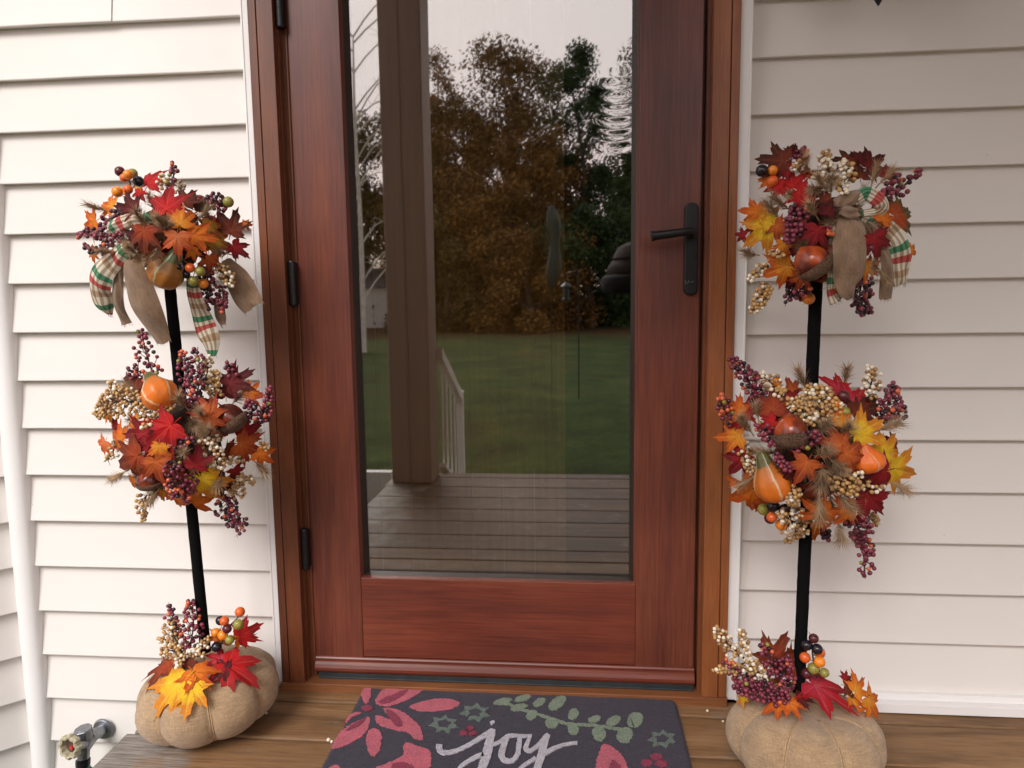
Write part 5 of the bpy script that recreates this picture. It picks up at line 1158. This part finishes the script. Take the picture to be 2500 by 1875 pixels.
# birch with bare arching branches
root = empty('birch_tree', (0, 0, 0), 'pale bare birch with arching branches at the left edge of the glass', 'tree', 'trees at the edge of the lawn')
x0, z0 = at(885, 800, 17); xt, zt = at(862, 90, 17); b = MB(); rr = random.Random(4); root.location = (x0, -17, -.56)
P = smoothpath([(x0, -17, -.56), at3 if False else (at(880, 560, 17)[0], -17, at(880, 560, 17)[1]), (at(866, 300, 17)[0], -17, at(866, 300, 17)[1]), (xt, -17, zt)], 8)
b.tube(P, [.085 * (1 - .8 * i / (len(P) - 1)) for i in range(len(P))], 9, 0, False)
for i in range(26):
    j = rr.randint(4, len(P) - 1); p = P[j]; sx = rr.choice((-1, 1, 1)); ln = rr.uniform(.7, 1.7); up = rr.uniform(.3, .9)
    dy = rr.uniform(-.5, .5); q = [p + Vector((sx * ln * t, dy * t * ln, up * math.sin(t * 2.3) * ln * .9)) for t in (0, .2, .4, .6, .8, 1)]
    b.tube(q, [.026 * (1 - .8 * k / 5) for k in range(6)], 5, 0, False)
    for k in range(5):
        s_ = q[rr.randint(2, 5)]; e_ = s_ + Vector((rr.uniform(-.5, .5), rr.uniform(-.3, .3), rr.uniform(-.1, .5))); b.tube([s_, s_.lerp(e_, .5) + Vector((0, 0, .05)), e_], [.008, .006, .003], 4, 0, False)
b.build('trunk', T_BIRCH, root)
# neighbour's pale shed, far left
x0, z0 = at(885, 752, 30); x1, z1 = at(945, 700, 30)
sh = empty('shed', (x0, -31, -.5), 'small pale shed across the lawn, low at the left edge of the glass', 'shed')
b = MB(); b.box(x0 - 1.5, x1 + 1.2, -33, -30, -.5, z1 + .1); b.build('wall', plain('pale_cladding', (.42, .40, .36), .8), sh)
b = MB(); b.add([(x0 - 1.7, -29.8, z1), (x1 + 1.4, -29.8, z1), (x1 + 1.4, -31.5, z1 + .9), (x0 - 1.7, -31.5, z1 + .9), (x1 + 1.4, -33.2, z1), (x0 - 1.7, -33.2, z1)], [(0, 1, 2, 3), (3, 2, 4, 5)]); b.build('roof', plain('shed_roof', (.10, .09, .08), .9), sh)
# narrow blue-green garden ornament leaf and bird feeder pole
cx, cz = at(1345, 600, 7.5); x, zt = at(1345, 497, 7.5); _, zb = at(1345, 712, 7.5)
M_ORN = plain('blue_green_metal', (.010, .030, .024), .35, .3, 20, .4)
fr = empty('garden_ornament', (cx, -7.5, -.56), 'slender blue green leaf shaped ornament on a thin stake, middle of the glass', 'ornament')
b = MB(); n = 16; w_ = .13; pts = []
for i in range(n + 1):
    f = i / n; ww = w_ * max(0, math.sin(math.pi * f)) ** .55 * (.75 + .25 * math.sin(9 * f)); zz = zb + (zt - zb) * f; bx = cx + .05 * math.sin(f * 3); pts.append((bx, ww, zz))
vs = []
for bx, ww, zz in pts:
    for a in range(8): vs.append((bx + ww * math.cos(a * math.pi / 4), -7.5 + .05 * math.sin(a * math.pi / 4) * (ww / w_ + .1), zz))
b.add(vs, [(i * 8 + j, i * 8 + (j + 1) % 8, (i + 1) * 8 + (j + 1) % 8, (i + 1) * 8 + j) for i in range(n) for j in range(8)]); b.build('blade', M_ORN, fr)
b = MB(); b.tube([(cx, -7.5, -.56), (cx, -7.5, zb + .05)], .003, 6); b.build('stake', M_BLACK, fr)
x, zt = at(1412, 665, 9); _, zm = at(1412, 790, 9); bf = empty('bird_feeder', (x, -9, -.56), 'thin shepherd hook with a small hanging bird feeder on the lawn', 'bird feeder')
b = MB(); b.tube(smoothpath([(x, -9, -.56), (x, -9, zt - .12), (x - .05, -9, zt), (x - .16, -9, zt - .02), (x - .18, -9, zt - .12)], 6), .009, 6); b.build('hook', M_BLACK, bf)
b = MB(); b.lathe([(.01, .26), (.09, .20), (.02, .195), (.045, .19), (.045, .03), (.07, .02), (.07, .0), (.01, -.005)], Matrix.Translation((x - .18, -9, zt - .40)), 14); b.tube([(x - .18, -9, zt - .14), (x - .18, -9, zt - .12)], .004, 5); b.build('feeder', M_ORN, bf)
# domed dark hanging object at the right edge of the glass
M_BOWL = plain('dark_bowl', (.008, .007, .007), .9, .2, 30)
M_DOME = plain('brown_dome', (.040, .024, .021), .85, .2, 30); Y = 2.33; x, _ = at(1560, 600, Y); _, zt = at(1545, 590, Y); _, zm = at(1545, 632, Y); _, zc = at(1545, 672, Y); _, zb = at(1545, 718, Y)
xl, _ = at(1467, 690, Y); r_ = x - xl
hg = empty('hanging_planter', (x, -Y, zb), 'brown domed dark bowl hanging beyond the deck, at the right edge of the glass', 'hanging bowl')
b = MB(); b.lathe([(.01, zt), (r_ * .3, zt - .006), (r_ * .55, zt - .03), (r_ * .70, zm + .004), (r_ * .71, zm), (r_ * .60, zm - .004)], Matrix.Translation((x, -Y, 0)), 32); b.build('dome', M_DOME, hg, smooth=True)
b = MB(); b.lathe([(r_ * .68, zm - .005), (r_ * .82, (zm + zc) / 2), (r_ * .88, zc)], Matrix.Translation((x, -Y, 0)), 32); b.build('band', M_DOME, hg, smooth=True)
b = MB(); b.lathe([(r_ * .90, zc), (r_ * 1.0, zc - .02), (r_ * 1.0, zb + .03), (r_ * .93, zb + .006), (r_ * .6, zb), (.01, zb)], Matrix.Translation((x, -Y, 0)), 32); b.build('bowl', M_BOWL, hg, smooth=True)
b = MB(); b.tube([(x, -Y, zt - .002), (x, -Y, 2.80)], .0022, 5); b.build('wire', M_BLACK, hg)
# low edging seen as a white strip beyond the deck end
b = MB(); x0, _ = at(860, 1175, 2.12); x1, _ = at(960, 1175, 2.12)
b.box(x0 - .9, x1 - .002, -2.14, -2.085, -.20, -.004)
tag(b.build('edging_board', M_TRIM, bevel=.003), 'white edging board beyond the deck end left of the reflected post', 'edging board')
